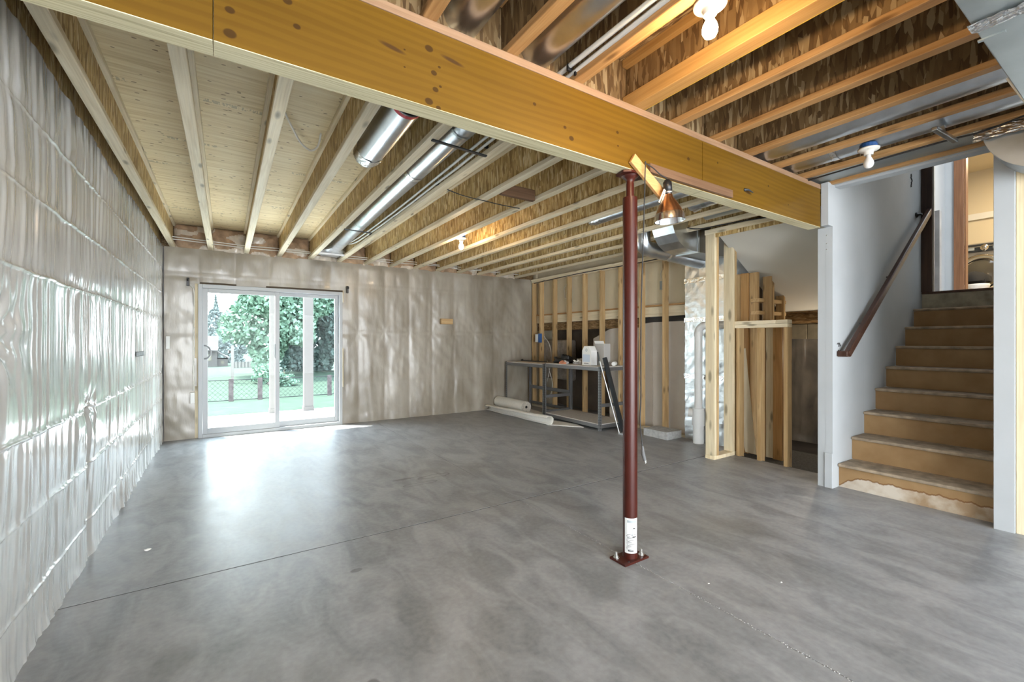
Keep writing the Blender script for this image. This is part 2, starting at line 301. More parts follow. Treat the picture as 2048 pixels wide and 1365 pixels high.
LEAF_B = plain('cedar_leaves', (0.105, 0.155, 0.142), 0.8, spec=0.03, noise=0.3, nscale=2)
LEAF_C = plain('spruce_needles', (0.12, 0.145, 0.143), 0.8, spec=0.03, noise=0.3, nscale=2)
BARK = plain('bark', (0.17, 0.12, 0.09), 0.9, noise=0.3, nscale=10)
FENCE_WOOD = plain('fence_post_wood', (0.07, 0.058, 0.058), 0.9, spec=0.05, noise=0.3, nscale=8)
CHAIN = plain('chain_link_wire', (0.03, 0.033, 0.033), 0.7, spec=0.05)
SIDING = plain('house_siding', (0.05, 0.048, 0.046), 0.8, spec=0.05)
ROOFING = plain('house_roof', (0.042, 0.040, 0.039), 0.9, spec=0.05, noise=0.15, nscale=3)
COLUMN = plain('painted_column', (0.115, 0.105, 0.098), 0.7, spec=0.1)
ROCK = plain('garden_rock', (0.05, 0.046, 0.043), 0.9, spec=0.05, noise=0.2, nscale=4)
SHAVING = plain('wood_shaving', (0.62, 0.48, 0.27), 0.8)
BRICK_DARK = plain('dark_foundation', (0.025, 0.025, 0.025), 0.9, noise=0.4, nscale=20, bump=0.4)
PLASTER_CHIP = plain('plaster_chip', (0.8, 0.79, 0.76), 0.8)
def emit_mat(name, c, s):
    m, N, L, P = new_mat(name); P.inputs['Base Color'].default_value = rgba((0.9, 0.88, 0.82)); P.inputs['Emission Color'].default_value = rgba(c); P.inputs['Emission Strength'].default_value = s; P.inputs['Roughness'].default_value = 0.3
    return m
BULB_ON = emit_mat('bulb_lit', (1.0, 0.80, 0.52), 14.0)
BULB_OFF = plain('bulb_frosted', (0.80, 0.79, 0.76), 0.25, spec=0.6)
def glass_mat(name, tint):
    m, N, L, P = new_mat(name); N.remove(P)
    tr = N.new('ShaderNodeBsdfTransparent'); tr.inputs[0].default_value = rgba(tint); gl = N.new('ShaderNodeBsdfGlossy'); gl.inputs['Roughness'].default_value = 0.02
    lw = N.new('ShaderNodeLayerWeight'); lw.inputs[0].default_value = 0.5; mx = N.new('ShaderNodeMixShader')
    fac = math_node(N, L, 'ADD', math_node(N, L, 'MULTIPLY', math_node(N, L, 'POWER', lw.outputs['Facing'], 4.0), 0.35), 0.003)
    L.new(fac, mx.inputs[0]); L.new(tr.outputs[0], mx.inputs[1]); L.new(gl.outputs[0], mx.inputs[2]); L.new(mx.outputs[0], N['Material Output'].inputs[0])
    return m
GLASS = glass_mat('pane_glass', (0.95, 0.98, 0.97)); SCREEN = glass_mat('pane_with_insect_screen', (0.90, 0.925, 0.93))

# ------------------------------------------------------------------ builders
OFF = {}
def link(o, parent=None):
    COL.objects.link(o)
    if parent is not None: o.parent = parent
    return o
def tag(o, label=None, cat=None, group=None, kind=None):
    if label: o['label'] = label
    if cat: o['category'] = cat
    if group: o['group'] = group
    if kind: o['kind'] = kind
    return o
def thing(name, loc, label, cat, group=None):
    o = bpy.data.objects.new(name, None); link(o); o.location = loc; o.empty_display_size = 0.1
    OFF[o.name] = Vector(loc); return tag(o, label, cat, group)
def setting(name, loc=(0, 0, 0)):
    o = bpy.data.objects.new(name, None); link(o); o.location = loc; OFF[o.name] = Vector(loc); o['kind'] = 'structure'; return o
class MB:
    def __init__(s): s.v = []; s.f = []; s.sm = []
    def add(s, vs, fs, smooth=False):
        n = len(s.v); s.v += [tuple(q) for q in vs]; s.f += [tuple(n + i for i in f) for f in fs]; s.sm += [smooth] * len(fs); return s
    def box(s, x0, x1, y0, y1, z0, z1):
        x0, x1 = min(x0, x1), max(x0, x1); y0, y1 = min(y0, y1), max(y0, y1); z0, z1 = min(z0, z1), max(z0, z1)
        v = [(x, y, z) for z in (z0, z1) for y in (y0, y1) for x in (x0, x1)]
        return s.add(v, [(0, 2, 3, 1), (4, 5, 7, 6), (0, 1, 5, 4), (2, 6, 7, 3), (0, 4, 6, 2), (1, 3, 7, 5)])
    def bar(s, p, q, w, h, up=(0, 0, 1)):
        p, q = Vector(p), Vector(q); d = (q - p).normalized(); side = d.cross(Vector(up))
        if side.length < 1e-4: side = d.cross(Vector((1, 0, 0)))
        side.normalize(); u = side.cross(d).normalized()
        v = [e + side * (a * w / 2) + u * (b * h / 2) for e in (p, q) for a, b in ((-1, -1), (1, -1), (1, 1), (-1, 1))]
        return s.add(v, [(3, 2, 1, 0), (4, 5, 6, 7), (0, 1, 5, 4), (1, 2, 6, 5), (2, 3, 7, 6), (3, 0, 4, 7)])
    def tube(s, pts, r, n=12, caps=True, smooth=True):
        pts = [Vector(p) for p in pts]; rs = r if isinstance(r, (list, tuple)) else [r] * len(pts)
        rings = []; ref = None
        for i, p in enumerate(pts):
            d = ((pts[min(i + 1, len(pts) - 1)] - p).normalized() + (p - pts[max(i - 1, 0)]).normalized())
            d = d.normalized() if d.length > 1e-6 else Vector((0, 0, 1))
            if ref is None: ref = Vector((0, 0, 1)) if abs(d.z) < 0.9 else Vector((1, 0, 0))
            a = d.cross(ref).normalized(); ref = a.cross(d).normalized()
            rings.append([p + (a * math.cos(2 * math.pi * k / n) + ref * math.sin(2 * math.pi * k / n)) * rs[i] for k in range(n)])
        vs = [q for R in rings for q in R]; fs = []
        for i in range(len(rings) - 1):
            for k in range(n):
                k2 = (k + 1) % n; fs.append((i * n + k, (i + 1) * n + k, (i + 1) * n + k2, i * n + k2))
        s.add(vs, fs, smooth)
        if caps:
            s.add(rings[0], [tuple(range(n))]); s.add(rings[-1], [tuple(range(n - 1, -1, -1))])
        return s
    def lathe(s, prof, c, n=24, axis=(0, 0, 1), smooth=True):
        c = Vector(c); M = Vector((0, 0, 1)).rotation_difference(Vector(axis).normalized()).to_matrix()
        vs = []; fs = []
        for r, z in prof:
            for k in range(n):
                a = 2 * math.pi * k / n; vs.append(c + M @ Vector((max(r, 1e-5) * math.cos(a), max(r, 1e-5) * math.sin(a), z)))
        for i in range(len(prof) - 1):
            for k in range(n):
                k2 = (k + 1) % n; fs.append((i * n + k, i * n + k2, (i + 1) * n + k2, (i + 1) * n + k))
        return s.add(vs, fs, smooth)
    def prism(s, poly, ext):
        p = [Vector(q) for q in poly]; e = Vector(ext); n = len(p)
        return s.add(p + [q + e for q in p], [tuple(range(n - 1, -1, -1)), tuple(range(n, 2 * n))] + [(i, (i + 1) % n, n + (i + 1) % n, n + i) for i in range(n)])
    def build(s, name, mat, parent=None, bevel=0.0, world=False, fix=True):
        off = OFF.get(parent.name, Vector((0, 0, 0))) if parent is not None and not world else Vector((0, 0, 0))
        me = bpy.data.meshes.new(name); me.from_pydata([(x - off.x, y - off.y, z - off.z) for x, y, z in s.v], [], s.f)
        me.polygons.foreach_set('use_smooth', s.sm); me.update()
        if fix:
            bm = bmesh.new(); bm.from_mesh(me); bmesh.ops.recalc_face_normals(bm, faces=bm.faces); bm.to_mesh(me); bm.free()
        me.materials.append(mat); o = bpy.data.objects.new(name, me); link(o, parent); OFF[o.name] = off
        if bevel:
            b = o.modifiers.new('edge', 'BEVEL'); b.width = bevel; b.segments = 2; b.limit_method = 'ANGLE'
        return o
def one(name, mb, mat, label, cat, loc, group=None, bevel=0.0):      # a thing that is one mesh, origin at its base
    OFF['_tmp'] = Vector(loc)
    class T: pass
    me_off = Vector(loc); mb.v = [(x - me_off.x, y - me_off.y, z - me_off.z) for x, y, z in mb.v]
    o = mb.build(name, mat, None, bevel); o.location = loc; OFF[o.name] = me_off
    return tag(o, label, cat, group)
def B(*a): return MB().box(*a)
def arc(c, r, a0, a1, n, u, v):
    c, u, v = Vector(c), Vector(u), Vector(v)
    return [c + u * (r * math.cos(a0 + (a1 - a0) * i / n)) + v * (r * math.sin(a0 + (a1 - a0) * i / n)) for i in range(n + 1)]
def spline(pts, n=8):
    P = [Vector(p) for p in pts]; P = [P[0] * 2 - P[1]] + P + [P[-1] * 2 - P[-2]]; out = []
    for i in range(1, len(P) - 2):
        for k in range(n):
            t = k / n; a, b, c, d = P[i - 1], P[i], P[i + 1], P[i + 2]
            out.append(0.5 * ((2 * b) + (c - a) * t + (2 * a - 5 * b + 4 * c - d) * t * t + (3 * b - a - 3 * c + d) * t ** 3))
    return out + [P[-2]]
# value noise on numpy arrays
def vnoise(x, y=None, seed=0):
    rs = np.random.RandomState(seed); T = rs.rand(256, 256)
    if y is None: y = np.zeros_like(x)
    xi = np.floor(x).astype(int); yi = np.floor(y).astype(int); fx = x - xi; fy = y - yi
    fx = fx * fx * (3 - 2 * fx); fy = fy * fy * (3 - 2 * fy)
    g = lambda a, b: T[a % 256, b % 256]
    return (g(xi, yi) * (1 - fx) + g(xi + 1, yi) * fx) * (1 - fy) + (g(xi, yi + 1) * (1 - fx) + g(xi + 1, yi + 1) * fx) * fy - 0.5

# ================================================================== SETTING
# ---- floor: four slab panels between saw-cut joints
ZJ = 2.455; YB = 1.715
floor = setting('floor')
B(-0.9, 5.6, -3.4, 7.2, -0.16, -0.028).build('slab_base', CONC_DARK, floor)
XJ, YJ = 1.945, 2.89
for (x0, x1, y0, y1) in ((-0.9, XJ - 0.002, -3.4, YJ - 0.0055), (XJ + 0.002, 4.72, -3.4, YJ - 0.0055), (-0.9, XJ - 0.0015, YJ + 0.0055, 7.2), (XJ + 0.0015, 5.6, YJ + 0.0055, 7.2)):
    B(x0, x1, y0, y1, -0.03, 0.0).build('slab_panel', CONC, floor)
B(-0.9, 4.7, YJ - 0.0054, YJ + 0.0054, -0.029, -0.0015).build('joint_shade_strip', CONC_DARK, floor)  # dark strip in place of the shade inside the open saw cut
# chipped concrete along the rough joint near the post
mb = MB(); rr = random.Random(3)
for i in range(620):
    y = -0.6 + 3.45 * i / 620 + rr.uniform(-0.004, 0.004)
    if y < 1.9 or rr.random() < 0.45:
        r = rr.uniform(0.0015, 0.0042); x = XJ + rr.gauss(0, 0.004)
        mb.add([(x - r, y, 0.0002), (x, y - r, 0.0002), (x + r, y, 0.0002), (x, y + r, 0.0002), (x, y, r * 0.9)], [(0, 1, 4), (1, 2, 4), (2, 3, 4), (3, 0, 4)])
mb.build('joint_crumbs', CONC_BLOCK, floor)['kind'] = 'stuff'
# lower floor of the crawl space
ss = setting('floor.001')
B(4.725, 7.6, 1.7, 4.2, -0.26, -0.20).build('crawl_floor', plain('dark_crawl_floor', (0.055, 0.05, 0.05), 0.8, noise=0.3, nscale=4), ss)
B(4.72, 4.745, 1.77, 2.75, -0.26, -0.002).build('slab_edge', CONC_DARK, ss)

# ---- left wall: foundation under clear plastic, pleated
wl_ = setting('wall_left')
B(-1.0, -0.80, -3.4, 7.3, -0.16, 2.46).build('foundation', CONC_WALL, wl_)
B(-1.0, -0.69, -3.4, 7.3, 2.458, 2.753).build('rim_board', OSB_WEB, wl_)
B(-0.80, -0.68, -3.4, 7.05, 2.43, 2.455).build('sill_plate', PINE_Y, wl_)
ys = np.concatenate([np.linspace(-3.35, 1.6, 120), np.arange(1.61, 6.99, 0.0075)]); zs = np.unique(np.concatenate([np.linspace(0.0, 1.0, 112)] + [np.linspace(zl - 0.022, zl + 0.022, 17) / 2.465 for zl in (0.22, 0.55, 0.87, 1.54, 1.86, 2.17)]).round(5))
Yg, Zg = np.meshgrid(ys, zs, indexing='ij')
topz = 2.465 + 0.03 * vnoise(Yg * 2.2, seed=4) + 0.016 * vnoise(Yg * 9, seed=5)
Zw = Zg * topz
warp = 0.16 * vnoise(Yg * 1.3, Zw * 1.1, 11) + 0.05 * vnoise(Yg * 4, Zw * 2.2, 12)
yw = Yg + warp
bandid = np.digitize(Zw, [0.22, 0.55, 0.87, 1.54, 1.86, 2.17])
d = 0.0
amp = 0.45 + 0.9 * (vnoise(Yg * 1.1, Zw * 0.9, 13) + 0.5)
d = amp * (0.0075 * vnoise(yw * 17, Zw * 0.9, 21) * 1.5 + 0.0050 * vnoise(yw * 38, Zw * 1.4, 22) * 2) + 0.010 * vnoise(Yg * 1.7, Zw * 1.3, 23)
d += 0.006 * vnoise(yw * 18 + bandid * 7.3, bandid * 3.1, 24) * np.sin(np.pi * np.clip((Zw % 0.33) / 0.33, 0, 1))
for zl in (0.22, 0.55, 0.87, 1.54, 1.86, 2.17):
    zc = zl + 0.012 * vnoise(Yg * 1.5, seed=31) + 0.006 * vnoise(Yg * 6, seed=32)
    d = d * (1 - 0.55 * np.exp(-((Zw - zc) / 0.035) ** 2)) + (0.001 + 0.009 * np.clip(vnoise(Yg * 2.6 + zl * 40, seed=33) + 0.45, 0, 1)) * np.exp(-((Zw - zc) / 0.006) ** 2) - 0.002 * np.exp(-((Zw - zc - 0.03) / 0.02) ** 2)
# puckers where the sheet is nailed
for yc, zc in ((2.27, 1.28), (3.5, 0.88), (5.2, 1.54)):
    r = np.sqrt((Yg - yc) ** 2 + (Zw - zc) ** 2) + 1e-4; th = np.arctan2(Zw - zc, Yg - yc)
    d += (0.014 * np.sin(th * 9) * np.exp(-r / 0.16) * np.clip(r / 0.05, 0, 1) - 0.035 * np.exp(-(r / 0.10) ** 2)) * (1.0 if yc < 3 else 0.5)
d += -0.02 * np.exp(-((Yg - 3.49) / 0.05) ** 2) * (Zw < 0.88)
d += 0.012 * np.clip((0.06 - Zw) / 0.06, 0, 1) * (vnoise(Yg * 12, seed=41) + 0.5)
Xw = -0.668 + d
mb = MB(); nI, nJ = Xw.shape
vs = np.stack([Xw, Yg, Zw], -1).reshape(-1, 3); ij = (np.arange(nI - 1)[:, None] * nJ + np.arange(nJ - 1)[None, :]).reshape(-1)
fs = np.stack([ij, ij + nJ, ij + nJ + 1, ij + 1], -1)
mb.add(vs.tolist(), fs.tolist(), True); mb.build('plastic_sheet', POLY_LEFT, wl_, fix=False)
stick_x = float(Xw[(Yg > 5.0) & (Yg < 5.52) & (Zw > 1.09) & (Zw < 1.2)].max()) + 0.0006

# ---- back wall: fibreglass behind plastic, with the door opening
wb = setting('wall_back')
DX0, DX1, DZ = -0.315, 1.485, 2.005
mb = MB().box(-1.0, DX0 - 0.07, 7.06, 7.2, -0.1, 2.455).box(DX1 + 0.05, 8.0, 7.06, 7.2, -0.1, 2.455).box(DX0 - 0.07, DX1 + 0.05, 7.06, 7.2, DZ + 0.05, 2.455)
mb.build('framing', CONC_WALL, wb)
B(-1.0, 8.0, 7.10, 7.2, 2.455, 2.92).build('rim_board', OSB_DARK, wb)
xs = np.arange(-0.655, 5.005, 0.0175); zs = np.linspace(0, 2.455, 110); Xg, Zg = np.meshgrid(xs, zs, indexing='ij')
warp = 0.09 * vnoise(Xg * 2.1, Zg * 1.5, 51); xw = Xg + warp
ph = ((Xg - 0.10) / 0.405) % 1.0
dd = 0.013 * np.sin(np.pi * ph) ** 0.7 + 0.008 * vnoise(xw * 9, Zg * 2.2, 52) + 0.005 * vnoise(xw * 22, Zg * 4, 53) + 0.012 * vnoise(xw * 5, Zg * 3.1, 50) + 0.0022 * vnoise(xw * 16 + Zg * 9, Zg * 12 - xw * 6, 49) + 0.020 * vnoise(Xg * 1.6, Zg * 1.2, 54)
# diagonal drag folds
dd += 0.006 * vnoise((Xg * 0.8 + Zg * 0.75) * 11, (Zg - Xg) * 1.4, 55) * (vnoise(Xg * 1.4, Zg * 1.4, 56) + 0.5) * 2
for zl in (2.12, 1.39, 0.62, 0.17):
    zc = zl + 0.015 * vnoise(Xg * 1.3, seed=57); dd = dd * (1 - 0.3 * np.exp(-((Zg - zc) / 0.06) ** 2)) + 0.0025 * np.exp(-((Zg - zc) / 0.01) ** 2)
for k in range(14):
    xc = 0.10 + 0.405 * k; zc = 1.4
    r = np.sqrt((Xg - xc) ** 2 + (Zg - zc) ** 2) + 1e-4; th = np.arctan2(Zg - zc, Xg - xc); dd += 0.0025 * np.sin(th * 7 + k * 1.7) * np.exp(-r / 0.2) * np.clip(r / 0.06, 0, 1)
edge = np.minimum(1, np.minimum(np.abs(Zg - 2.455), 99) / 0.08); dd = dd * edge
Yw = 7.015 - dd
Yw = np.where((Xg < DX0) & (Zg < 2.05), Yw - 0.004, Yw)
mb = MB(); nI, nJ = Xg.shape; vs = np.stack([Xg, Yw, Zg], -1).reshape(-1, 3)
cx = (Xg[:-1, :-1] + 0.009); cz = Zg[:-1, :-1] + 0.011
wob = 0.022 * vnoise(cz * 4, seed=58)
keep = ~((cx > DX0 - 0.026 + wob * 1.4) & (cx < DX1 + 0.004 + wob * 0.4) & (cz < DZ + 0.012 + 0.014 * vnoise(cx * 5, seed=59)))
ij = (np.arange(nI - 1)[:, None] * nJ + np.arange(nJ - 1)[None, :])[keep]
fs = np.stack([ij, ij + nJ, ij + nJ + 1, ij + 1], -1)
mb.add(vs.tolist(), fs.tolist(), True); mb.build('plastic_sheet', POLY_BACK, wb, fix=False)
# rough framing showing round the door
B(DX0 - 0.075, DX0 + 0.012, 7.02, 7.07, 0.0, 2.03).build('jamb_stud', PALE_Z, wb, 0.002)
B(DX1 + 0.003, DX1 + 0.04, 7.02, 7.07, 0.0, 2.03).build('jamb_stud', PALE_Z, wb, 0.002)
B(DX0 - 0.075, DX1 + 0.04, 7.025, 7.07, DZ - 0.004, DZ + 0.05).build('door_header', plain('header_gap_shade', (0.10, 0.075, 0.05), 0.9), wb, 0.002)  # header coloured dark to stand in for the shaded gap over the door
# insulation batts in the joist bays along the top
def batt(x0, x1, seed, parent):
    n, k = 44, 26; X, Z = np.meshgrid(np.linspace(0, 1, n), np.linspace(0, 1, k), indexing='ij'); P = np.minimum(np.minimum(X, 1 - X) * 5, 1) * np.minimum(np.minimum(Z, 1 - Z) * 4, 1)
    D = 0.03 + 0.05 * np.sqrt(np.clip(P, 0, 1)) + 0.045 * vnoise(X * 4 + seed * 9, Z * 3 + seed * 5, 60) + 0.02 * vnoise(X * 11 + seed, Z * 9, 61)
    V = np.stack([x0 + X * (x1 - x0), 7.07 - D, 2.44 + Z * (2.752 - 2.44)], -1).reshape(-1, 3)
    ij = (np.arange(n - 1)[:, None] * k + np.arange(k - 1)[None, :]).reshape(-1); F = np.stack([ij, ij + k, ij + k + 1, ij + 1], -1)
    m = MB(); m.add(V.tolist(), F.tolist(), True); o = m.build('insulation_batt', BATT, parent, fix=False)
    # crumpled facing of clear film lying on the batt
    D2 = D + 0.006 + 0.012 * vnoise(X * 6 + seed * 3, Z * 5, 62); V2 = V.copy(); V2[:, 1] = 7.07 - D2.reshape(-1)
    kp = (vnoise(X * 2.2 + seed * 4.1, Z * 3.2 + seed, 63)[:-1, :-1] > 0.08).reshape(-1)
    m = MB(); m.add(V2.tolist(), F[kp].tolist(), True)
    if kp.any(): m.build('batt_facing', BATT_FACE, o, fix=False)
FJ = [-0.17 + 0.4 * k for k in range(-1, 13)]
for i in range(len(FJ) - 1):
    batt(FJ[i] + 0.012, FJ[i + 1] - 0.012, i + 1, wb)

# ---- right wall: open studs, ledger, drywall of the next room
wr_ = setting('wall_right')
for k in range(9):
    y = 6.73 - 0.403 * k
    B(5.0, 5.09, y - 0.019, y + 0.019, 0.04, 2.385).build('stud', PINE_Z, wr_, 0.002)
B(5.0, 5.09, 6.95, 6.99, 0.04, 2.385).build('stud', PINE_Z, wr_, 0.002)
B(5.0, 5.09, 3.35, 7.0, 2.385, 2.42).build('top_plate', PINE_Y, wr_, 0.002)
B(4.99, 5.09, 3.35, 7.0, 2.421, 2.453).build('top_plate', PINE_Y, wr_, 0.002)
B(5.0, 5.09, 3.45, 7.0, 0.0, 0.038).build('bottom_plate', PINE_Y, wr_, 0.002)
B(5.093, 5.132, 3.2, 7.0, 1.605, 1.745).build('ledger_board', PINE_Y, wr_, 0.002)
B(5.093, 5.132, 3.2, 7.0, 1.748, 1.772).build('ledger_cap', FIR_Y, wr_, 0.001)
for (a, b) in ((3.0, 4.42), (4.423, 5.64), (5.643, 7.0)):
    B(5.14, 5.155, a, b, 1.775, 2.75).build('drywall_panel', DRYWALL_RAW, wr_)
B(5.135, 5.165, 4.45, 7.0, 1.46, 1.60).build('rim_strip', OSB_DARK, wr_)
B(5.135, 5.165, 3.0, 4.45, 1.53, 1.60).build('gap_shade_strip', HOLE_SHADE, wr_)  # black strip painted in place of the shaded gap under the ledger
MB().prism([(5.14, 4.2, 0.0), (5.14, 5.05, 0.0), (5.14, 5.05, 1.0), (5.14, 5.42, 1.02), (5.14, 5.42, 1.30), (5.14, 5.05, 1.45), (5.14, 4.2, 1.53)], (0.013, 0, 0)).build('drywall_panel', DRYWALL_GREY, wr_)
B(5.14, 5.153, 3.0, 4.197, 0.0, 1.53).build('drywall_panel', DRYWALL_GREY, wr_)
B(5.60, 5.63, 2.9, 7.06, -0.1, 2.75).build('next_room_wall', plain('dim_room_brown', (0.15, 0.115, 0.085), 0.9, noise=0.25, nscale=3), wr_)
B(5.09, 5.63, 2.9, 7.06, 2.75, 2.78).build('next_room_top', OSB_DARK, wr_)
B(5.09, 5.63, 6.98, 7.06, -0.1, 2.75).build('next_room_end', DRYWALL_RAW, wr_)
B(5.16, 5.28, 6.0, 7.0, 0.55, 1.28).build('next_room_duct', plain('crinkled_bag_grey', (0.24, 0.21, 0.18), 0.35, noise=0.3, nscale=12, coat=0.4, bump=1.0), wr_, 0.03)

# ---- white stair wall, its stub opposite, framing of the storage opening
wst = setting('wall_stair')
MB().prism([(4.335, 1.657, 0), (6.66, 1.657, 0), (6.66, 1.657, 4.25), (4.36, 1.657, 4.25), (4.36, 1.657, 2.601), (4.25, 1.657, 2.601), (4.25, 1.657, 2.239), (4.335, 1.657, 2.239)], (0, 0.052, 0)).build('drywall_panel', DRYWALL, wst)
B(4.336, 6.66, 1.7095, 1.769, 0.0, 2.238).build('drywall_panel', DRYWALL, wst); B(4.36, 6.66, 1.7095, 1.769, 2.601, 4.25).build('drywall_panel', DRYWALL, wst)
B(4.325, 4.337, 1.657, 1.715, 0.0, 0.30).build('corner_patch', DRYWALL, wst, 0.003)
for (x, z, n) in ((4.455, 1.197, 5), (6.281, 3.011, 4)):     # marker scribbles, illegible
    m = MB(); rr = random.Random(n)
    for row in range(2 if n == 5 else 1):
        pts = [(x - 0.035 + 0.07 * i / 14 if n == 5 else x + rr.uniform(-0.02, 0.02), 1.6555, (z + 0.03 - 0.06 * row + rr.uniform(-0.018, 0.018)) if n == 5 else z + 0.07 - 0.14 * i / 14) for i in range(15)]
        m.tube(pts, 0.0035 if n == 5 else 0.007, 5)
    m.build('marker_scribble', INK, wst)
for z in (2.05, 2.10, 2.17): MB().lathe([(0, 0.001), (0.006, 0.0005), (0.006, 0)], (4.334, 1.70, z), 8, (-1, 0, 0)).build('screw_head', BOLT, wst)
ws2 = setting('wall_stub')
B(4.318, 6.60, 0.62, 0.717, 0.0, 2.60).build('drywall_panel', DRYWALL, ws2, 0.003)
B(4.335, 4.42, 0.578, 0.618, 0.0, 2.60).build('end_stud', PALE_Z, ws2, 0.002)
B(4.318, 6.60, 0.62, 0.717, 2.601, 4.25).build('drywall_panel', DRYWALL, ws2)
wm = setting('wall_mechanical')
B(4.62, 4.75, -3.4, 0.55, -0.1, 2.92).build('foundation', BRICK_DARK, wm)
wf = setting('wall_front')
for a in ((-1.0, -0.75, -0.1, 2.92), (1.45, 1.85, -0.1, 2.92), (4.05, 4.8, -0.1, 2.92)): B(a[0], a[1], -3.4, -3.25, a[2], a[3]).build('wall_panel', DRYWALL_RAW, wf)
for a in ((-0.75, 1.45), (1.85, 4.05)):  # unseen openings, made nearly full height for the added fill light
    B(a[0], a[1], -3.4, -3.25, -0.1, 0.08).build('wall_panel', DRYWALL_RAW, wf); B(a[0], a[1], -3.4, -3.25, 2.2, 2.92).build('wall_panel', DRYWALL_RAW, wf)

wp = setting('wall_storage')
for x in (4.33, 4.372): B(x, x + 0.038, 2.735, 2.84, 0.04, 2.40).build('stud', PALE_Z if x < 4.35 else PINE_Z, wp, 0.002)
for x in (4.67, 4.712): B(x, x + 0.038, 2.735, 2.84, 0.04, 2.44).build('stud', PALE_Z if x < 4.7 else PINE_Z, wp, 0.002)
B(4.325, 4.76, 2.735, 2.84, 0.0, 0.039).build('bottom_plate', PALE_Z, wp, 0.002)
for y in (2.695, 2.47, 2.205): B(4.70, 4.79, y - 0.019, y + 0.019, -0.2, 1.40).build('stud', PINE_Z, wp, 0.002)
B(4.70, 4.79, 2.186, 2.733, 1.40, 1.437).build('top_plate', PINE_Y, wp, 0.002)
B(4.70, 4.79, 2.30, 2.733, 1.439, 1.476).build('top_plate', PINE_Y, wp, 0.002); B(4.70, 4.79, 2.186, 2.298, 1.439, 1.476).build('top_plate', PINE_Y, wp, 0.002)
# deeper row of boards seen between those studs
rr = random.Random(9)
for (y0, y1, mt, x) in ((2.93, 2.98, DARKWOOD_Z, 5.00), (2.84, 2.925, PINE_Z, 5.02), (2.75, 2.835, DARKWOOD_Z, 5.0), (2.655, 2.745, PINE_Z, 5.03), (2.57, 2.65, DARKWOOD_Z, 5.03), (2.48, 2.565, PALE_Z, 5.03), (2.38, 2.475, DARKWOOD_Z, 5.0)):
    B(x, x + 0.038, y0, y1, -0.2, 1.45 if y1 < 2.66 else 2.04).build('board', mt, wp, 0.002)
for (x0, x1, z0, z1) in ((5.0, 5.6, 1.70, 1.74), (5.0, 5.6, 1.56, 1.60)): B(x0, x1, 2.62, 2.72, z0, z1).build('blocking', PINE_X, wp, 0.002)
B(5.25, 5.288, 2.6, 2.69, 1.3, 2.0).build('cripple_stud', PINE_Z, wp, 0.002); B(5.5, 5.538, 2.6, 2.69, 1.3, 1.9).build('cripple_stud', PINE_Z, wp, 0.002)
MB().prism([(4.84, 2.80, 1.16), (4.86, 2.70, 1.18), (4.93, 2.62, 0.0), (4.86, 2.70, 0.02), (4.83, 2.80, 0.5)], (0.012, 0.004, 0)).build('drywall_scrap', DRYWALL_RAW, wp)
B(5.08, 5.11, 2.40, 3.0, -0.2, 1.40).build('sheathing', DARKWOOD_Z, wp)
B(4.33, 4.42, 1.82, 2.85, 2.40, 2.452).build('header', PINE_Y, wp, 0.002)
B(4.345, 4.36, 1.82, 2.735, 2.36, 2.40).build('rim_strip', OSB_WEB, wp)
B(5.12, 5.158, 2.56, 2.645, 1.40, 1.99).build('cripple_stud', PINE_Z, wp, 0.002)
# sloped drywall soffit and crawl-space enclosure behind
wk = setting('ceiling_soffit')
MB().prism([(4.42, 1.772, 2.44), (4.42, 2.78, 2.44), (5.83, 2.78, 1.60), (5.83, 1.772, 1.60)], (0.012, 0, 0.02)).build('drywall_panel', plain('soffit_drywall', (0.60, 0.58, 0.52), 0.8, spec=0.3), wk)
B(5.80, 7.6, 1.70, 3.7, 1.60, 1.64).build('mid_floor_deck', OSB_DARK, wk)
for x in (5.84, 6.25, 6.66, 7.05): B(x, x + 0.04, 1.70, 3.7, 1.50, 1.60).build('mid_floor_joist', OSB_DARK, wk)
wc = setting('wall_crawl')
xs = np.arange(0, 2.51, 0.02); zs = np.linspace(-0.2, 1.30, 70); Yg, Zg = np.meshgrid(1.7 + xs, zs, indexing='ij'); wv = Yg + 0.12 * (Zg - 1.2) * (Yg - 2.4) + 0.03 * vnoise(Yg * 3, Zg * 3, 71)
Xg = 7.0 - (0.022 * vnoise(wv * 12, Zg * 0.6, 72) + 0.015 * vnoise(wv * 25, Zg * 2, 73))
vs = np.stack([Xg, Yg, Zg], -1).reshape(-1, 3); nI, nJ = Xg.shape; ij = (np.arange(nI - 1)[:, None] * nJ + np.arange(nJ - 1)[None, :]).reshape(-1)
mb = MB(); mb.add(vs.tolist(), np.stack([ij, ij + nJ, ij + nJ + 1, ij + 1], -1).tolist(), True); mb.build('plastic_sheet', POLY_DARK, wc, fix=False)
for k in range(6): B(6.96, 7.0, 1.72 + 0.42 * k, 2.13 + 0.42 * k, 1.29, 1.50).build('foil_panel', plain('tan_foil_%d' % k, (0.62, 0.55, 0.40), 0.35, metal=0.5, noise=0.15, nscale=9) if k == 0 else MATS['tan_foil_0'], wc, 0.004)
B(7.03, 7.1, 1.6, 4.2, -0.25, 2.8).build('foundation', CONC_WALL, wc); B(5.15, 7.1, 4.15, 4.25, -0.25, 2.7).build('foundation', CONC_WALL, wc)
B(5.8, 7.6, 1.66, 1.70, -0.25, 1.6).build('foundation', CONC_WALL, wc)

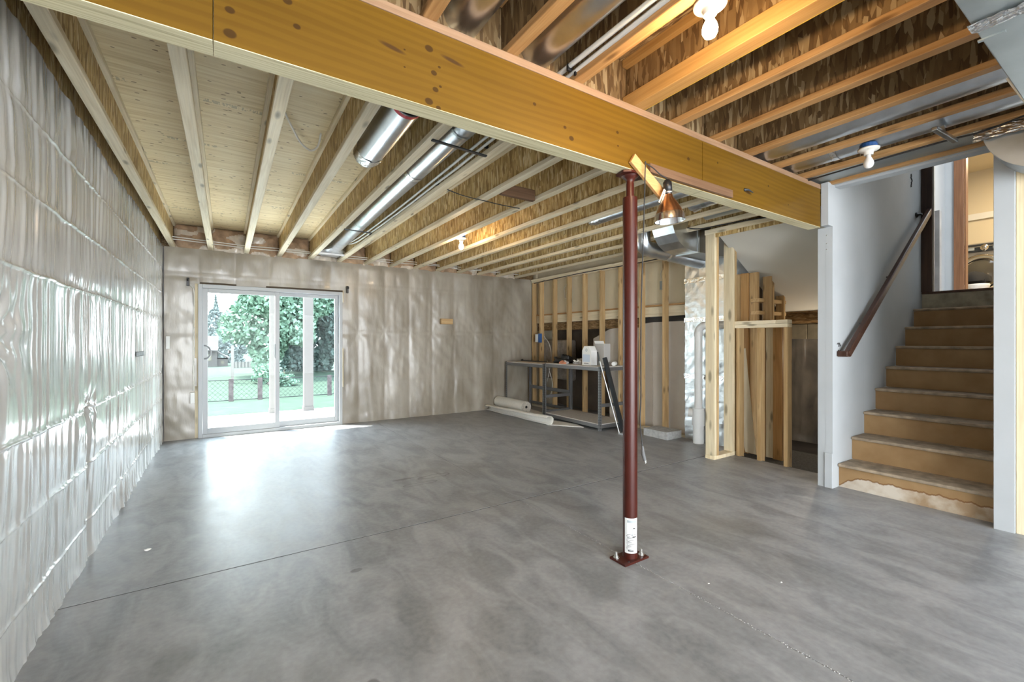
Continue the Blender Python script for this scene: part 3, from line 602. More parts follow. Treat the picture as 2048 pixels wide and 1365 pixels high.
# ---- ceiling of the far bay: I-joists and panel deck
def ijoist_meshes(prefix, y0, y1, depth, fw, fh, web_mat, fl_mat):
    class R: pass
    def me(mb, nm, mat):
        m = bpy.data.meshes.new(nm); m.from_pydata(mb.v, [], mb.f); m.materials.append(mat); return m
    web = me(MB().box(-0.0055, 0.0055, y0, y1, fh - 0.004, depth - fh + 0.004), prefix + '_web', web_mat)
    bot = me(MB().box(-fw / 2, fw / 2, y0, y1, 0, fh), prefix + '_bottom', fl_mat); top = me(MB().box(-fw / 2, fw / 2, y0, y1, depth - fh, depth), prefix + '_top', fl_mat)
    return web, bot, top
def put_joist(meshes, x, z, parent):
    o = bpy.data.objects.new('floor_joist', meshes[0]); link(o, parent); o.location = (x, 0, z)
    for nm, me in (('bottom_flange', meshes[1]), ('top_flange', meshes[2])):
        c = bpy.data.objects.new(nm, me); link(c, o); b = c.modifiers.new('edge', 'BEVEL'); b.width = 0.003; b.segments = 1
    return o
cf = setting('ceiling')
jm = ijoist_meshes('far_joist', 1.82, 7.02, 0.300, 0.062, 0.036, OSB_WEB, PINE_Y)
for x in FJ: put_joist(jm, x, ZJ, cf)
DZF = ZJ + 0.302
for i, (a, b) in enumerate(((1.83, 2.55), (2.553, 3.77), (3.773, 4.99), (4.993, 6.21), (6.213, 7.2))):
    st = -1.0 if i % 2 else -2.22
    x = st
    while x < 7.2:
        x1 = min(x + 2.437, 7.3)
        if x1 > -0.95: B(max(x, -0.95), x1, a, b, DZF, DZF + 0.02).build('subfloor_panel', DECK, cf)
        x += 2.44
# ---- ceiling of the near bay, one step higher on the beam
cn = setting('ceiling.001')
ZN = 2.593
nm_ = ijoist_meshes('near_joist', -3.25, 1.80, 0.302, 0.062, 0.036, OSB_NEAR, FIR_Y)
for k in range(-7, 5):
    if k == -1: continue
    put_joist(nm_, 2.335 + 0.407 * k, ZN, cn)
lv = wood('stained_lvl_joist', (0.38, 0.20, 0.06), (0.48, 0.28, 0.10), 'y', knots=0)
o = MB().box(1.975, 1.987, -3.25, 1.80, ZN + 0.08, ZN + 0.27).build('floor_joist', OSB_NEAR, cn)
B(1.936, 2.026, -3.25, 1.80, ZN, ZN + 0.085).build('bottom_flange', lv, o, 0.003); B(1.936, 2.026, -3.25, 1.80, ZN + 0.262, ZN + 0.302).build('top_flange', lv, o)
B(2.0265, 2.029, -3.25, 1.80, ZN + 0.001, ZN + 0.012).build('yellow_edge', plain('yellow_edge', (0.75, 0.52, 0.06), 0.5), o)
B(4.30, 4.345, -3.25, 1.80, ZN, ZN + 0.30).build('stair_header', FIR_Y, cn, 0.003); B(4.375, 4.47, 0.72, 1.655, ZN - 0.015, ZN).build('header_drywall', DRYWALL, cn)
B(4.345, 4.47, 0.72, 1.655, ZN, ZN + 1.66).build('header_drywall', DRYWALL, cn)
B(4.02, 4.29, 0.4, 1.80, ZN + 0.02, ZN + 0.03).build('panned_duct_sheet', GALV_DULL, cn)
for (x0, x1) in ((-1.0, 1.44), (1.443, 3.88), (3.883, 4.345)):
    for (a, b) in ((-3.4, -2.0), (-1.997, -0.78), (-0.777, 0.44), (0.443, 1.82)):
        B(x0, x1, a, b, ZN + 0.304, ZN + 0.324).build('subfloor_panel', OSB_DECK, cn)

for i in range(-7, 6):
    B(2.335 + 0.407 * i - 0.2034, 2.335 + 0.407 * i + 0.2034, 1.806, 1.824, ZN + 0.001, ZN + 0.303).build('rim_blocking', OSB_NEAR, cn)
# ---- sliding glass door
dr = setting('door_1')
fy0, fy1 = 6.955, 7.07
fx0, fx1, fz0, fz1 = -0.305, 1.47, 0.0, 1.998
B(fx0, fx0 + 0.045, fy0, fy1, fz0, fz1).build('jamb', VINYL, dr, 0.004); B(fx1 - 0.045, fx1, fy0, fy1, fz0, fz1).build('jamb', VINYL, dr, 0.004)
B(fx0 + 0.045, fx1 - 0.045, fy0, fy1, fz1 - 0.05, fz1).build('head', VINYL, dr, 0.004); B(fx0 + 0.045, fx1 - 0.045, fy0, fy1, fz0, fz0 + 0.045).build('sill', VINYL, dr, 0.004)
def sash(x0, x1, y0, y1, z0, z1, st, top, bot, mat):
    m = MB().box(x0, x0 + st, y0, y1, z0, z1).box(x1 - st, x1, y0, y1, z0, z1).box(x0 + st, x1 - st, y0, y1, z1 - top, z1).box(x0 + st, x1 - st, y0, y1, z0, z0 + bot)
    o = m.build('sash', VINYL, dr, 0.003)
    B(x0 + st, x1 - st, (y0 + y1) / 2 - 0.003, (y0 + y1) / 2 + 0.003, z0 + bot, z1 - top).build('pane', mat, o)
    return o
s1 = sash(fx0 + 0.047, 0.628, 6.965, 7.0, 0.047, 1.946, 0.056, 0.056, 0.075, GLASS)
s2 = sash(0.575, fx1 - 0.047, 7.02, 7.055, 0.047, 1.946, 0.05, 0.05, 0.075, SCREEN)
hp = arc((-0.232, 6.935, 1.115), 0.085, -math.pi / 2, math.pi / 2, 10, (0.75, -0.45, 0), (0, 0, 1))
MB().tube([(-0.232, 6.965, 1.03)] + hp + [(-0.232, 6.965, 1.20)], 0.011, 10).build('handle', plain('handle_grey_white', (0.30, 0.31, 0.32), 0.35), dr)
B(0.565, 0.578, 6.955, 6.965, 1.02, 1.22).build('latch', INK_GREY, dr, 0.002)

# ================================================================== THINGS UNDER THE CEILING
# ---- main beam
beam = thing('support_beam', (0, 1.765, 2.23), 'long yellow laminated timber beam with dark knots spanning the room', 'beam')
def plane_piece(x0, x1):
    o = B(x0, x1, YB, YB + 0.095, 2.232, 2.553).build('beam_segment', LVL, beam)
    B(x0, x1, YB + 0.0005, YB + 0.0945, 2.229, 2.232).build('laminated_edge', LVL_EDGE, o)
    return o
for x0, x1 in ((-0.75, -0.037), (-0.034, 2.578), (2.582, 4.248)): plane_piece(x0, x1)
B(-0.75, 4.248, YB - 0.004, YB + 0.10, 2.554, 2.592).build('sill_plate', SILL_X, beam, 0.002)
B(2.05, 2.895, YB - 0.022, YB - 0.0005, 2.236, 2.288).build('nailed_cleat', BROWN_X, beam, 0.002)
MB().tube([(3.07, 1.715, 2.33), (3.09, 1.695, 2.328), (3.14, 1.69, 2.316)], [0.012, 0.007, 0.004], 8).build('bent_spike', STEEL_DARK, beam)

# ---- steel post
post = thing('steel_post', (1.962, 1.766, 0), 'dark red steel jack post bolted to the concrete floor under the beam', 'post')
cx, cy = 1.965, 1.768
MB().tube([(cx, cy, 0.012), (cx, cy, 2.09)], 0.0415, 32).build('shaft', RED_STEEL, post)
MB().lathe([(0.0225, 2.085), (0.0225, 2.17), (0.020, 2.18), (0.024, 2.19), (0.03, 2.20), (0.05, 2.213), (0.05, 2.218)], (cx, cy, 0), 24).build('jack_screw', RED_STEEL, post)
MB().prism([(cx - 0.09, cy - 0.03, 2.214), (cx - 0.055, cy - 0.06, 2.214), (cx + 0.055, cy - 0.06, 2.214), (cx + 0.10, cy - 0.02, 2.214), (cx + 0.08, cy + 0.045, 2.214), (cx - 0.07, cy + 0.045, 2.214)], (0, 0, 0.014)).build('top_plate', RED_STEEL, post, 0.002)
B(1.86, 2.056, 1.708, 1.828, 0.0, 0.012).build('base_plate', RED_STEEL, post, 0.002)
for (bx, by) in ((1.885, 1.80), (2.033, 1.745)):
    m = MB().lathe([(0.018, 0.012), (0.018, 0.015), (0.011, 0.015), (0.011, 0.027), (0.006, 0.027), (0.006, 0.046), (0, 0.046)], (bx, by, 0), 8, smooth=False); m.build('anchor_bolt', BOLT, post)
for (bx, by) in ((1.905, 1.725), (2.015, 1.812)): MB().lathe([(0, 0.0125), (0.007, 0.0125), (0.007, 0.012)], (bx, by, 0), 10).build('bolt_hole', HOLE_SHADE, post)
def wrap(r, a0, a1, z0, z1, n=14):
    p = [(cx + r * math.cos(a0 + (a1 - a0) * i / n), cy + r * math.sin(a0 + (a1 - a0) * i / n)) for i in range(n + 1)]
    m = MB(); m.add([(x, y, z) for x, y in p for z in (z0, z1)], [(2 * i, 2 * i + 2, 2 * i + 3, 2 * i + 1) for i in range(n)], True); return m
lab = wrap(0.0421, math.radians(178), math.radians(288), 0.045, 0.245).build('paper_label', PAPER, post)
A = lambda d: math.radians(d)
mb = wrap(0.0425, A(200), A(277), 0.220, 0.234)
mb.build('print_band', INK_GREY, lab)
mb = MB(); rr = random.Random(2)
for i in range(12):
    z = 0.150 - 0.0075 * i; a0 = 192 + rr.uniform(0, 6); a1 = a0 + rr.uniform(25, 72); q = wrap(0.0425, A(a0), A(a1), z, z + 0.0028, 8); mb.add(q.v, q.f, True)
q = wrap(0.0425, A(245), A(262), 0.185, 0.192, 4); mb.add(q.v, q.f, True); q = wrap(0.0425, A(205), A(250), 0.056, 0.064, 4); mb.add(q.v, q.f, True); q = wrap(0.0425, A(240), A(272), 0.136, 0.143, 4); mb.add(q.v, q.f, True)
mb.build('print_lines', INK, lab)['kind'] = 'stuff'
mb = wrap(0.0423, A(236), A(241), 0.145, 0.19, 2); q = wrap(0.0423, A(264), A(267), 0.145, 0.19, 2); mb.add(q.v, q.f); mb.build('print_diagram', INK_GREY, lab)['kind'] = 'stuff'

# ---- diagonal board nailed to the beam, clamp lamp, hanging cord
m = MB().bar((1.905, 1.700, 2.285), (2.185, 1.692, 2.10), 0.019, 0.062, (0, 0, 1)); one('brace_board', m, wood('orange_scrap', (0.55, 0.27, 0.09), (0.70, 0.40, 0.17), 'x', knots=0.04), 'orange scrap board slanting down from beam beside the red post', 'board', (1.905, 1.68, 2.285), bevel=0.002)
lamp = thing('clamp_lamp', (2.155, 1.64, 1.955), 'copper and aluminium clamp work lamp hanging beside the red post', 'lamp')
LC = Vector((2.235, 1.66, 0)); LA = Vector((-0.06, 0.03, 1)).normalized()
base = Vector((2.155, 1.64, 1.955))
prof = [(r * 0.68, z * 0.82) for r, z in [(0.127, 0.0), (0.124, 0.006), (0.121, 0.045), (0.112, 0.055), (0.100, 0.08), (0.078, 0.115), (0.056, 0.145), (0.040, 0.165), (0.034, 0.185), (0.030, 0.19)]]
MB().lathe(prof[:4], base, 36, LA).build('reflector_rim', ALU, lamp)
MB().lathe(prof[3:], base, 36, LA).build('reflector_bell', COPPER, lamp)
MB().lathe([(r - 0.003, z) for r, z in prof[:8]], base, 36, LA).build('reflector_inside', ALU, lamp)
MB().lathe([(r * 0.68, z * 0.82) for r, z in [(0.030, 0.186), (0.032, 0.19), (0.032, 0.215), (0.036, 0.217), (0.036, 0.275), (0.027, 0.278), (0.023, 0.29), (0, 0.292)]], base, 20, LA).build('socket', BLACK, lamp)
MB().lathe([(r * 0.68, z * 0.82) for r, z in [(0.034, 0.195), (0.037, 0.196), (0.037, 0.207), (0.034, 0.208)]], base, 20, LA).build('socket_ring', BOLT, lamp)
MB().bar((2.12, 1.65, 2.135), (2.10, 1.672, 2.06), 0.014, 0.008).bar((2.13, 1.648, 2.13), (2.115, 1.668, 2.055), 0.014, 0.008).tube([(2.135, 1.645, 2.14), (2.115, 1.655, 2.11)], 0.008, 8).build('spring_clamp', BOLT, lamp)
sp = base + LA * 0.238
MB().tube(spline([sp, (sp.x - 0.02, 1.643, 2.20), (2.08, 1.65, 2.215), (2.03, 1.66, 2.245), (1.985, 1.68, 2.27)], 6), 0.0035, 8).build('cord', RUBBER, lamp)
m = MB().tube(spline([(1.975, 1.665, 2.27), (1.982, 1.68, 2.0), (1.98, 1.70, 1.4), (1.978, 1.70, 0.95), (1.972, 1.70, 0.80), (1.985, 1.695, 0.66)], 8), 0.0035, 8)
cordt = thing('power_cord', (1.975, 1.69, 0.56), 'thin black power cord hanging down beside the red post', 'cord')
m.build('cable', RUBBER, cordt); MB().tube([(1.985, 1.695, 0.665), (1.992, 1.695, 0.615), (2.0, 1.69, 0.58)], [0.006, 0.011, 0.010], 10).build('plug', plain('plug_grey', (0.12, 0.12, 0.12), 0.5), cordt)
MB().tube([(2.0, 1.69, 0.58), (2.003, 1.688, 0.562)], 0.002, 6).tube([(2.008, 1.692, 0.582), (2.011, 1.690, 0.564)], 0.002, 6).build('prong', BOLT, cordt)

# ---- lampholders
def lampholder(x, y, z, label, on, energy, tilt=(0, 0, -1), frosted=False):
    t = thing('ceiling_bulb_fixture', (x, y, z - 0.16), label, 'light', 'porcelain lampholders on the joists')
    ax = Vector(tilt); c = Vector((x, y, z))
    MB().lathe([(0, -0.03), (0.05, -0.03), (0.05, 0.0), (0, 0.0)], c, 16, ax, False).build('junction_box', BOX_BLUE, t)
    bs = MB().lathe([(0, 0), (0.062, 0.0), (0.062, 0.008), (0.056, 0.013), (0.036, 0.018), (0.028, 0.024), (0.026, 0.044), (0.022, 0.046), (0.02, 0.03)], c, 32, ax).build('porcelain_base', PORC, t)
    for s in (-1, 1): MB().lathe([(0, 0.016), (0.006, 0.0155), (0.006, 0.01)], c + Vector((s * 0.043, s * 0.01, 0)), 8, ax).build('screw', BOLT, bs)
    MB().lathe([(0.013, 0.03), (0.0135, 0.055), (0.018, 0.066), (0.026, 0.082), (0.030, 0.098), (0.029, 0.113), (0.022, 0.127), (0.011, 0.134), (0, 0.136)], c, 24, ax).build('bulb', BULB_ON if on else BULB_OFF, t)
    if on: light('bulb_light', 'POINT', tuple(c + ax * 0.155), energy, (1.0, 0.70, 0.38), shadow_soft_size=0.035)
    return t
lampholder(1.60, 1.03, 2.59, 'large lit white bulb on porcelain base in near joists above the beam', True, 19)
lampholder(2.325, 4.68, 2.475, 'small lit bulb on porcelain base in far joists beyond the beam', True, 13)
lampholder(3.73, 1.21, 2.592, 'unlit frosted bulb on porcelain base below ducts near the stairs', False, 0)

# ---- round ducts, far bay
def duct(name, pts, r, label, rings=(), ring_mat=None, n=28, mat=None, loc=None):
    t = thing(name, tuple(pts[0]) if loc is None else loc, label, 'duct')
    MB().tube(pts, r, n).build('pipe', mat or GALV, t)
    for p, q, mt in rings: MB().tube([p, q], r + 0.003, n, False).build('collar', mt, t)
    return t
t = thing('round_duct', (0.80, 2.22, 2.44), 'short wide silver duct with red band and open end in far joist bay', 'duct')
MB().tube([(0.80, 2.22, 2.525), (0.80, 3.02, 2.525)], 0.09, 32, False).build('pipe', GALV, t); MB().tube([(0.80, 2.215, 2.525), (0.80, 3.02, 2.525)], 0.087, 32, False).build('inner_wall', GALV_DULL, t)
MB().tube([(0.80, 2.225, 2.525), (0.80, 2.255, 2.525)], 0.0915, 32, False).build('red_band', RED_BAND, t)
mb = MB(); n = 28; rows = [(0.092, 2.92), (0.094, 2.97), (0.091, 3.03), (0.07, 3.09), (0.03, 3.11), (0.0, 3.115)]; rr = random.Random(5)
mb.lathe([(r * 1.0, y) for r, y in rows], (0.80, 0, 2.525), n, (0, 1, 0)); mb.v = [(x + rr.uniform(-.004, .004), y + rr.uniform(-.008, .008), z + rr.uniform(-.004, .004)) for x, y, z in mb.v]; mb.build('foil_cap', FOIL, t)
t = duct('round_duct', [(1.19, 1.82, 2.565), (1.215, 4.2, 2.565), (1.26, 6.1, 2.56), (1.265, 6.32, 2.56)], 0.083, 'long silver duct running to the back wall above sliding door', [((1.204, 3.18, 2.565), (1.206, 3.24, 2.565), FOIL), ((1.196, 2.38, 2.565), (1.196, 2.40, 2.565), GALV_DULL), ((1.23, 4.86, 2.565), (1.23, 4.88, 2.565), GALV_DULL)])
mb = MB(); c0 = [(1.265 + 0.083 * math.cos(a), 6.32, 2.56 + 0.083 * math.sin(a)) for a in [2 * math.pi * (k + 0.5) / 16 for k in range(16)]]
sq = []
for k in range(16):
    a = 2 * math.pi * (k + 0.5) / 16; s = max(abs(math.cos(a)), abs(math.sin(a))); sq.append((1.265 + 0.155 * math.cos(a) / s, 6.52, 2.57 + 0.08 * math.sin(a) / s))
sq2 = [(x, 6.85, z) for x, y, z in sq]
mb.add(c0 + sq + sq2, [(k, (k + 1) % 16, 16 + (k + 1) % 16, 16 + k) for k in range(16)] + [(16 + k, 16 + (k + 1) % 16, 32 + (k + 1) % 16, 32 + k) for k in range(16)] + [tuple(range(47, 31, -1))]); mb.build('boot', GALV, t)
B(1.06, 1.47, 6.50, 6.53, 2.462, 2.482).build('boot_flange', WHITE_TRIM, t)
t = duct('round_duct', [(3.255, 1.82, 2.545), (3.255, 3.35, 2.54)], 0.06, 'thin silver duct ending in foil above post in far joists', [((3.255, 2.9, 2.542), (3.255, 2.93, 2.542), GALV_DULL)])
MB().lathe([(0.062, 3.30), (0.064, 3.40), (0.05, 3.47), (0.0, 3.5)], (3.255, 0, 2.54), 20, (0, 1, 0)).build('foil_cap', FOIL, t)
t = duct('round_duct', [(3.66, 1.82, 2.555), (3.66, 2.55, 2.55)], 0.068, 'short silver duct with damper handle right of the clamp lamp', [((3.66, 2.38, 2.552), (3.66, 2.42, 2.552), GALV_DULL)])
MB().bar((3.66, 2.45, 2.48), (3.66, 2.52, 2.47), 0.03, 0.015).build('damper_handle', BOLT, t)
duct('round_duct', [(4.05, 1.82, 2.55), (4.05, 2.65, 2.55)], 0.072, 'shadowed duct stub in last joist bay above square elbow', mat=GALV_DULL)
# ---- round ducts, near bay
duct('round_duct', [(0.90, 1.81, 2.735), (0.90, -3.0, 2.735)], 0.092, 'silver duct above the beam with small bulb reflection near top edge', n=40)
duct('round_duct', [(1.315, 1.81, 2.735), (1.315, -3.0, 2.735)], 0.095, 'silver duct above beam with orange bulb reflection beside pale pipes', n=40)
duct('round_duct', [(3.37, 1.81, 2.70), (3.37, 0.30, 2.70)], 0.10, 'dull silver duct above the beam left of the unlit bulb', n=36, mat=GALV)
t = duct('round_duct', [(3.775, 1.81, 2.70), (3.775, 0.30, 2.70)], 0.10, 'dull silver duct directly above the unlit bulb', [((3.775, 1.40, 2.70), (3.775, 1.44, 2.70), FOIL)], n=36)
# ---- trunk duct and elbow overhead at the right
t = thing('trunk_duct', (1.5, 0.1, 2.38), 'wide rectangular sheet metal trunk duct crossing under the near joists', 'duct')
B(0.9, 2.236, -0.28, 0.423, 2.382, 2.585).build('duct_section', GALV_DULL, t, 0.004); B(2.239, 3.96, -0.28, 0.421, 2.38, 2.585).build('duct_section', GALV_DULL, t, 0.004)
mb = MB(); n = 40; rr = random.Random(8)
for i in range(n):
    pass
gx, gy = 8, 44; V = [(2.20 + 0.075 * i / gx + rr.uniform(-.004, .004), -0.29 + 0.72 * j / gy, 2.377 - rr.uniform(0, 0.006)) for i in range(gx + 1) for j in range(gy + 1)]
mb.add(V, [(i * (gy + 1) + j, (i + 1) * (gy + 1) + j, (i + 1) * (gy + 1) + j + 1, i * (gy + 1) + j + 1) for i in range(gx) for j in range(gy)]); mb.build('foil_tape', FOIL, t)
B(2.345, 2.36, 0.36, 0.43, 2.374, 2.38).build('drive_cleat', GALV_DULL, t)
el = thing('duct_elbow', (4.1, 0.42, 2.30), 'rounded sheet metal duct elbow with crinkled foil joint over right wall end', 'duct')
E0 = Vector((4.02, 0.385, 2.605)); R_ = 0.335
pts = arc(E0, R_, math.pi * 1.5, 0, 1, (0, 1, 0), (0, 0, 1))
poly = [E0 + Vector((0, R_ * math.cos(a), R_ * math.sin(a))) for a in [-math.pi / 2 + (math.pi / 2) * i / 20 for i in range(21)]] + [E0 + Vector((0, -0.6, 0)), E0 + Vector((0, -0.6, -R_))]
MB().prism(poly, (0.27, 0, 0)).build('elbow_body', plain('elbow_sheet', (0.44, 0.45, 0.44), 0.38, metal=0.8, noise=0.1, nscale=6), el, 0.003)
gx, gy = 10, 40; rr = random.Random(18); V = [(4.00 - 0.03 * (i / gx) + rr.uniform(-.004, .004), 0.75 - 0.9 * j / gy, 2.590 - 0.075 * i / gx + rr.uniform(-.004, .004)) for i in range(gx + 1) for j in range(gy + 1)]
V = [(x, y, z) for x, y, z in V]
m = MB(); m.add(V, [(i * (gy + 1) + j, (i + 1) * (gy + 1) + j, (i + 1) * (gy + 1) + j + 1, i * (gy + 1) + j + 1) for i in range(gx) for j in range(gy)]); m.build('foil_tape', FOIL, el)
# ---- square elbow duct, round elbow pipe and foil chase by the storage framing
t = thing('square_duct_elbow', (4.2, 3.1, 2.26), 'square galvanized duct curving down from joists behind the stud framing', 'duct')
pl = [(3.95, 2.98, 2.60), (3.96, 2.98, 2.50), (4.0, 2.98, 2.41), (4.07, 2.98, 2.33), (4.17, 2.98, 2.275), (4.30, 2.98, 2.255), (4.40, 2.98, 2.252)]
MB().prism(pl + [(4.40, 2.98, 2.60)], (0, 0.27, 0)).build('elbow_body', GALV, t)
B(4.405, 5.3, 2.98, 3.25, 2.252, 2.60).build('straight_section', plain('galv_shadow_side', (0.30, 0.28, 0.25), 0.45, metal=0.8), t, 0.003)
B(4.39, 4.42, 2.97, 3.26, 2.245, 2.61).build('drive_cleat', GALV, t)
pts = [(3.98, 3.40, 2.72), (3.98, 3.40, 2.46)] + [(3.98 + 0.12 - 0.12 * math.cos(a), 3.40, 2.42 - 0.10 * math.sin(a)) for a in [math.pi / 2 * i / 6 for i in range(1, 7)]] + [(4.4, 3.38, 2.30), (5.3, 3.35, 2.24)]
t = duct('round_elbow_pipe', pts, 0.088, 'round galvanized pipe bending below joists left of square duct', [((3.98, 3.40, 2.48), (3.98, 3.40, 2.50), GALV_DULL), ((4.36, 3.382, 2.305), (4.40, 3.38, 2.30), FOIL)])
t = thing('foil_duct_chase', (5.15, 3.2, 0), 'tall foil insulated duct standing beside the white pipe', 'duct')
gx, gz = 34, 90; P_ = [(4.985, 3.56), (4.985, 2.90), (5.35, 2.90)]; rr = random.Random(12); V = []
for i in range(gx + 1):
    s = i / gx * 1.0
    p = (4.985, 3.56 - 0.66 * s / 0.64) if s <= 0.64 else (4.985 + 0.365 * (s - 0.64) / 0.36, 2.90)
    for j in range(gz + 1): V.append((p[0] + rr.uniform(-.005, .005), p[1] + rr.uniform(-.005, .005), 2.36 * j / gz))
m = MB(); m.add(V, [(i * (gz + 1) + j, (i + 1) * (gz + 1) + j, (i + 1) * (gz + 1) + j + 1, i * (gz + 1) + j + 1) for i in range(gx) for j in range(gz)], True); m.build('foil_wrap', plain('foil_wrap', (0.62, 0.64, 0.65), 0.34, metal=0.8, noise=0.08, nscale=12, bump=0.5), t)
for z in (0.78, 1.50, 2.0): B(4.972, 4.98, 2.9, 3.565, z, z + 0.06).build('foil_tape', FOIL, t)
# ---- white drain pipe
pv = thing('drain_pipe', (4.9, 3.29, 0), 'white plastic pipe standing on floor and elbowing towards the framing', 'pipe')
px, py = 4.885, 3.30
MB().tube([(px, py, 0.40), (px, py, 1.36)] + [(px, py - 0.09 + 0.09 * math.cos(a), 1.36 + 0.09 * math.sin(a)) for a in [math.pi / 2 * i / 6 for i in range(1, 7)]] + [(px, 2.92, 1.45)], 0.045, 20).build('riser_pipe', PVC, pv)
MB().tube([(px, py, 0), (px, py, 0.22)], 0.062, 20).build('floor_stub', PVC, pv); MB().tube([(px, py, 0.22), (px, py, 0.25), (px, py, 0.43)], [0.074, 0.074, 0.07], 20).build('coupling', PVC, pv)
MB().tube([(px, py, 1.32), (px, py, 1.37)], 0.05, 20).build('elbow_collar', PVC, pv); MB().tube([(px - 0.01, py + 0.05, 0.36), (px - 0.04, py + 0.11, 0.37)], [0.05, 0.055], 16).build('side_inlet', PVC, pv)

# ---- small pipes, cables, hangers
def run(name, pts, r, mat, label, cat, n=8, group=None, smooth=6, clips=()):
    P = spline(pts, smooth) if smooth else pts
    if not clips: return one(name, MB().tube(P, r, n), mat, label, cat, tuple(pts[0]), group)
    t = thing(name, tuple(pts[0]), label, cat, group); MB().tube(P, r, n).build('line', mat, t)
    for c in clips: B(c[0] - 0.014, c[0] + 0.014, c[1] - 0.008, c[1] + 0.008, c[2] - 0.02, c[2] + 0.014).build('clip', BLACK, t, 0.003)
    return t
cl = [(1.395, 2.45, 2.512), (1.405, 3.25, 2.512), (1.415, 3.75, 2.512), (1.415, 4.35, 2.512), (1.41, 5.2, 2.515)]
run('water_line', [(1.375, 1.82, 2.51), (1.38, 2.45, 2.505), (1.375, 2.85, 2.49), (1.392, 3.25, 2.505), (1.40, 3.75, 2.505), (1.40, 4.35, 2.505), (1.395, 5.2, 2.51), (1.39, 5.9, 2.53), (1.38, 6.4, 2.62)], 0.009, PEX, 'pale water line clipped along joist right of long duct, outer one', 'pipe', clips=cl)
run('water_line', [(1.355, 1.82, 2.53), (1.355, 2.45, 2.527), (1.35, 2.85, 2.515), (1.368, 3.25, 2.527), (1.375, 3.75, 2.527), (1.377, 4.35, 2.527), (1.372, 5.2, 2.53), (1.365, 5.9, 2.55), (1.36, 6.4, 2.64)], 0.009, PEX, 'pale water line against the long duct, inner one', 'pipe')
run('water_line', [(1.465, 1.81, 2.66), (1.46, 0.6, 2.655), (1.46, -3.0, 2.655)], 0.013, PEX, 'pale pipe above the beam beside the orange reflecting duct, upper one', 'pipe', clips=[(1.465, 1.72, 2.655)])
run('water_line', [(1.495, 1.81, 2.635), (1.485, 0.6, 2.635), (1.485, -3.0, 2.635)], 0.013, PEX, 'pale pipe above the beam nearest the lit bulb, lower one', 'pipe', clips=[(1.497, 1.70, 2.63)])
def back_cable(z, label, off):
    rr = random.Random(off); pts = [(-0.64, 6.90, z + 0.02)]
    for x in FJ[1:]: pts.append((x, 6.90 + rr.uniform(-.01, .01), z + rr.uniform(-.008, .008)))
    run('wall_cable', pts, 0.0065, CABLE_WHITE, label, 'cable')
back_cable(2.515, 'white cable strung through joists above the back wall, lower strand', 1); back_cable(2.545, 'white cable strung through joists above the back wall, upper strand', 2)
run('loop_cable', [(0.272, 3.0, 2.70), (0.31, 3.15, 2.73), (0.38, 3.36, 2.73), (0.46, 3.56, 2.72), (0.54, 3.64, 2.71), (0.575, 3.55, 2.72), (0.57, 3.40, 2.75)], 0.007, CABLE_WHITE, 'beige cable looping down under the plywood between two left joists', 'cable')
run('black_cable', [(4.03, 1.80, 2.585), (4.0, 1.4, 2.583), (3.985, 0.9, 2.583), (3.96, 0.7, 2.57), (3.8, 0.45, 2.55)], 0.006, RUBBER, 'black cable along the joist near the stair opening', 'cable')
run('white_wire', [(3.30, 0.50, 2.585), (3.33, 0.44, 2.44), (3.37, 0.42, 2.41), (3.42, 0.44, 2.40), (3.5, 0.42, 2.37), (3.56, 0.44, 2.36)], 0.006, CABLE_WHITE, 'white wire dangling over the edge of the trunk duct', 'cable')
run('stud_cable', [(4.99, 6.9, 2.375), (4.99, 5.5, 2.40), (4.98, 4.4, 2.385), (4.98, 3.6, 2.40)], 0.007, RUBBER, 'dark cable running along top plate of the stud wall', 'cable')
run('plate_cable', [(4.31, 1.85, 2.40), (4.28, 2.2, 2.43), (4.22, 2.55, 2.44), (4.14, 2.78, 2.43), (4.1, 2.9, 2.46)], 0.006, RUBBER, 'black cable curving under joists above the storage framing', 'cable')
# straps under joists and the brown block
def strap(p, q, label, w=0.018, h=0.004, mat=STEEL_DARK):
    c = [(a + b) / 2 for a, b in zip(p, q)]; return one('hanger_strap', MB().bar(p, q, w, h), mat, label, 'strap', tuple(c), 'metal straps across the joist bays')
strap((1.02, 2.44, 2.45), (1.40, 2.46, 2.447), 'dark metal strap under the long duct close to the beam', 0.022, 0.008)
strap((1.05, 4.89, 2.45), (1.34, 4.90, 2.447), 'dark metal strap under long duct halfway to the back wall', 0.02, 0.008)
m = MB().tube(spline([(1.46, 3.18, 2.452), (1.58, 3.20, 2.44), (1.69, 3.24, 2.447), (1.86, 3.26, 2.45), (2.0, 3.27, 2.448), (2.21, 3.28, 2.452)], 5), 0.004, 6)
one('hanger_wire', m, STEEL_DARK, 'thin bent wire hanging across joists left of brown block', 'wire', (1.46, 3.18, 2.44))
m = MB().box(1.862, 2.195, 3.02, 3.06, 2.448, 2.54); one('brown_block', m, BROWN_X, 'short brown wood block bridging two far joists', 'block', (2.03, 3.04, 2.448), bevel=0.002)
t = thing('pipe_hanger', (3.8, 0.85, 2.54), 'bare galvanized hanger bar below ducts right of the unlit bulb', 'hanger')
MB().bar((3.63, 0.85, 2.56), (3.93, 0.82, 2.545), 0.03, 0.022).build('crossbar', GALV, t, 0.004); MB().bar((3.76, 0.84, 2.56), (3.76, 0.84, 2.62), 0.025, 0.02, (0, 1, 0)).build('drop_strap', GALV, t)

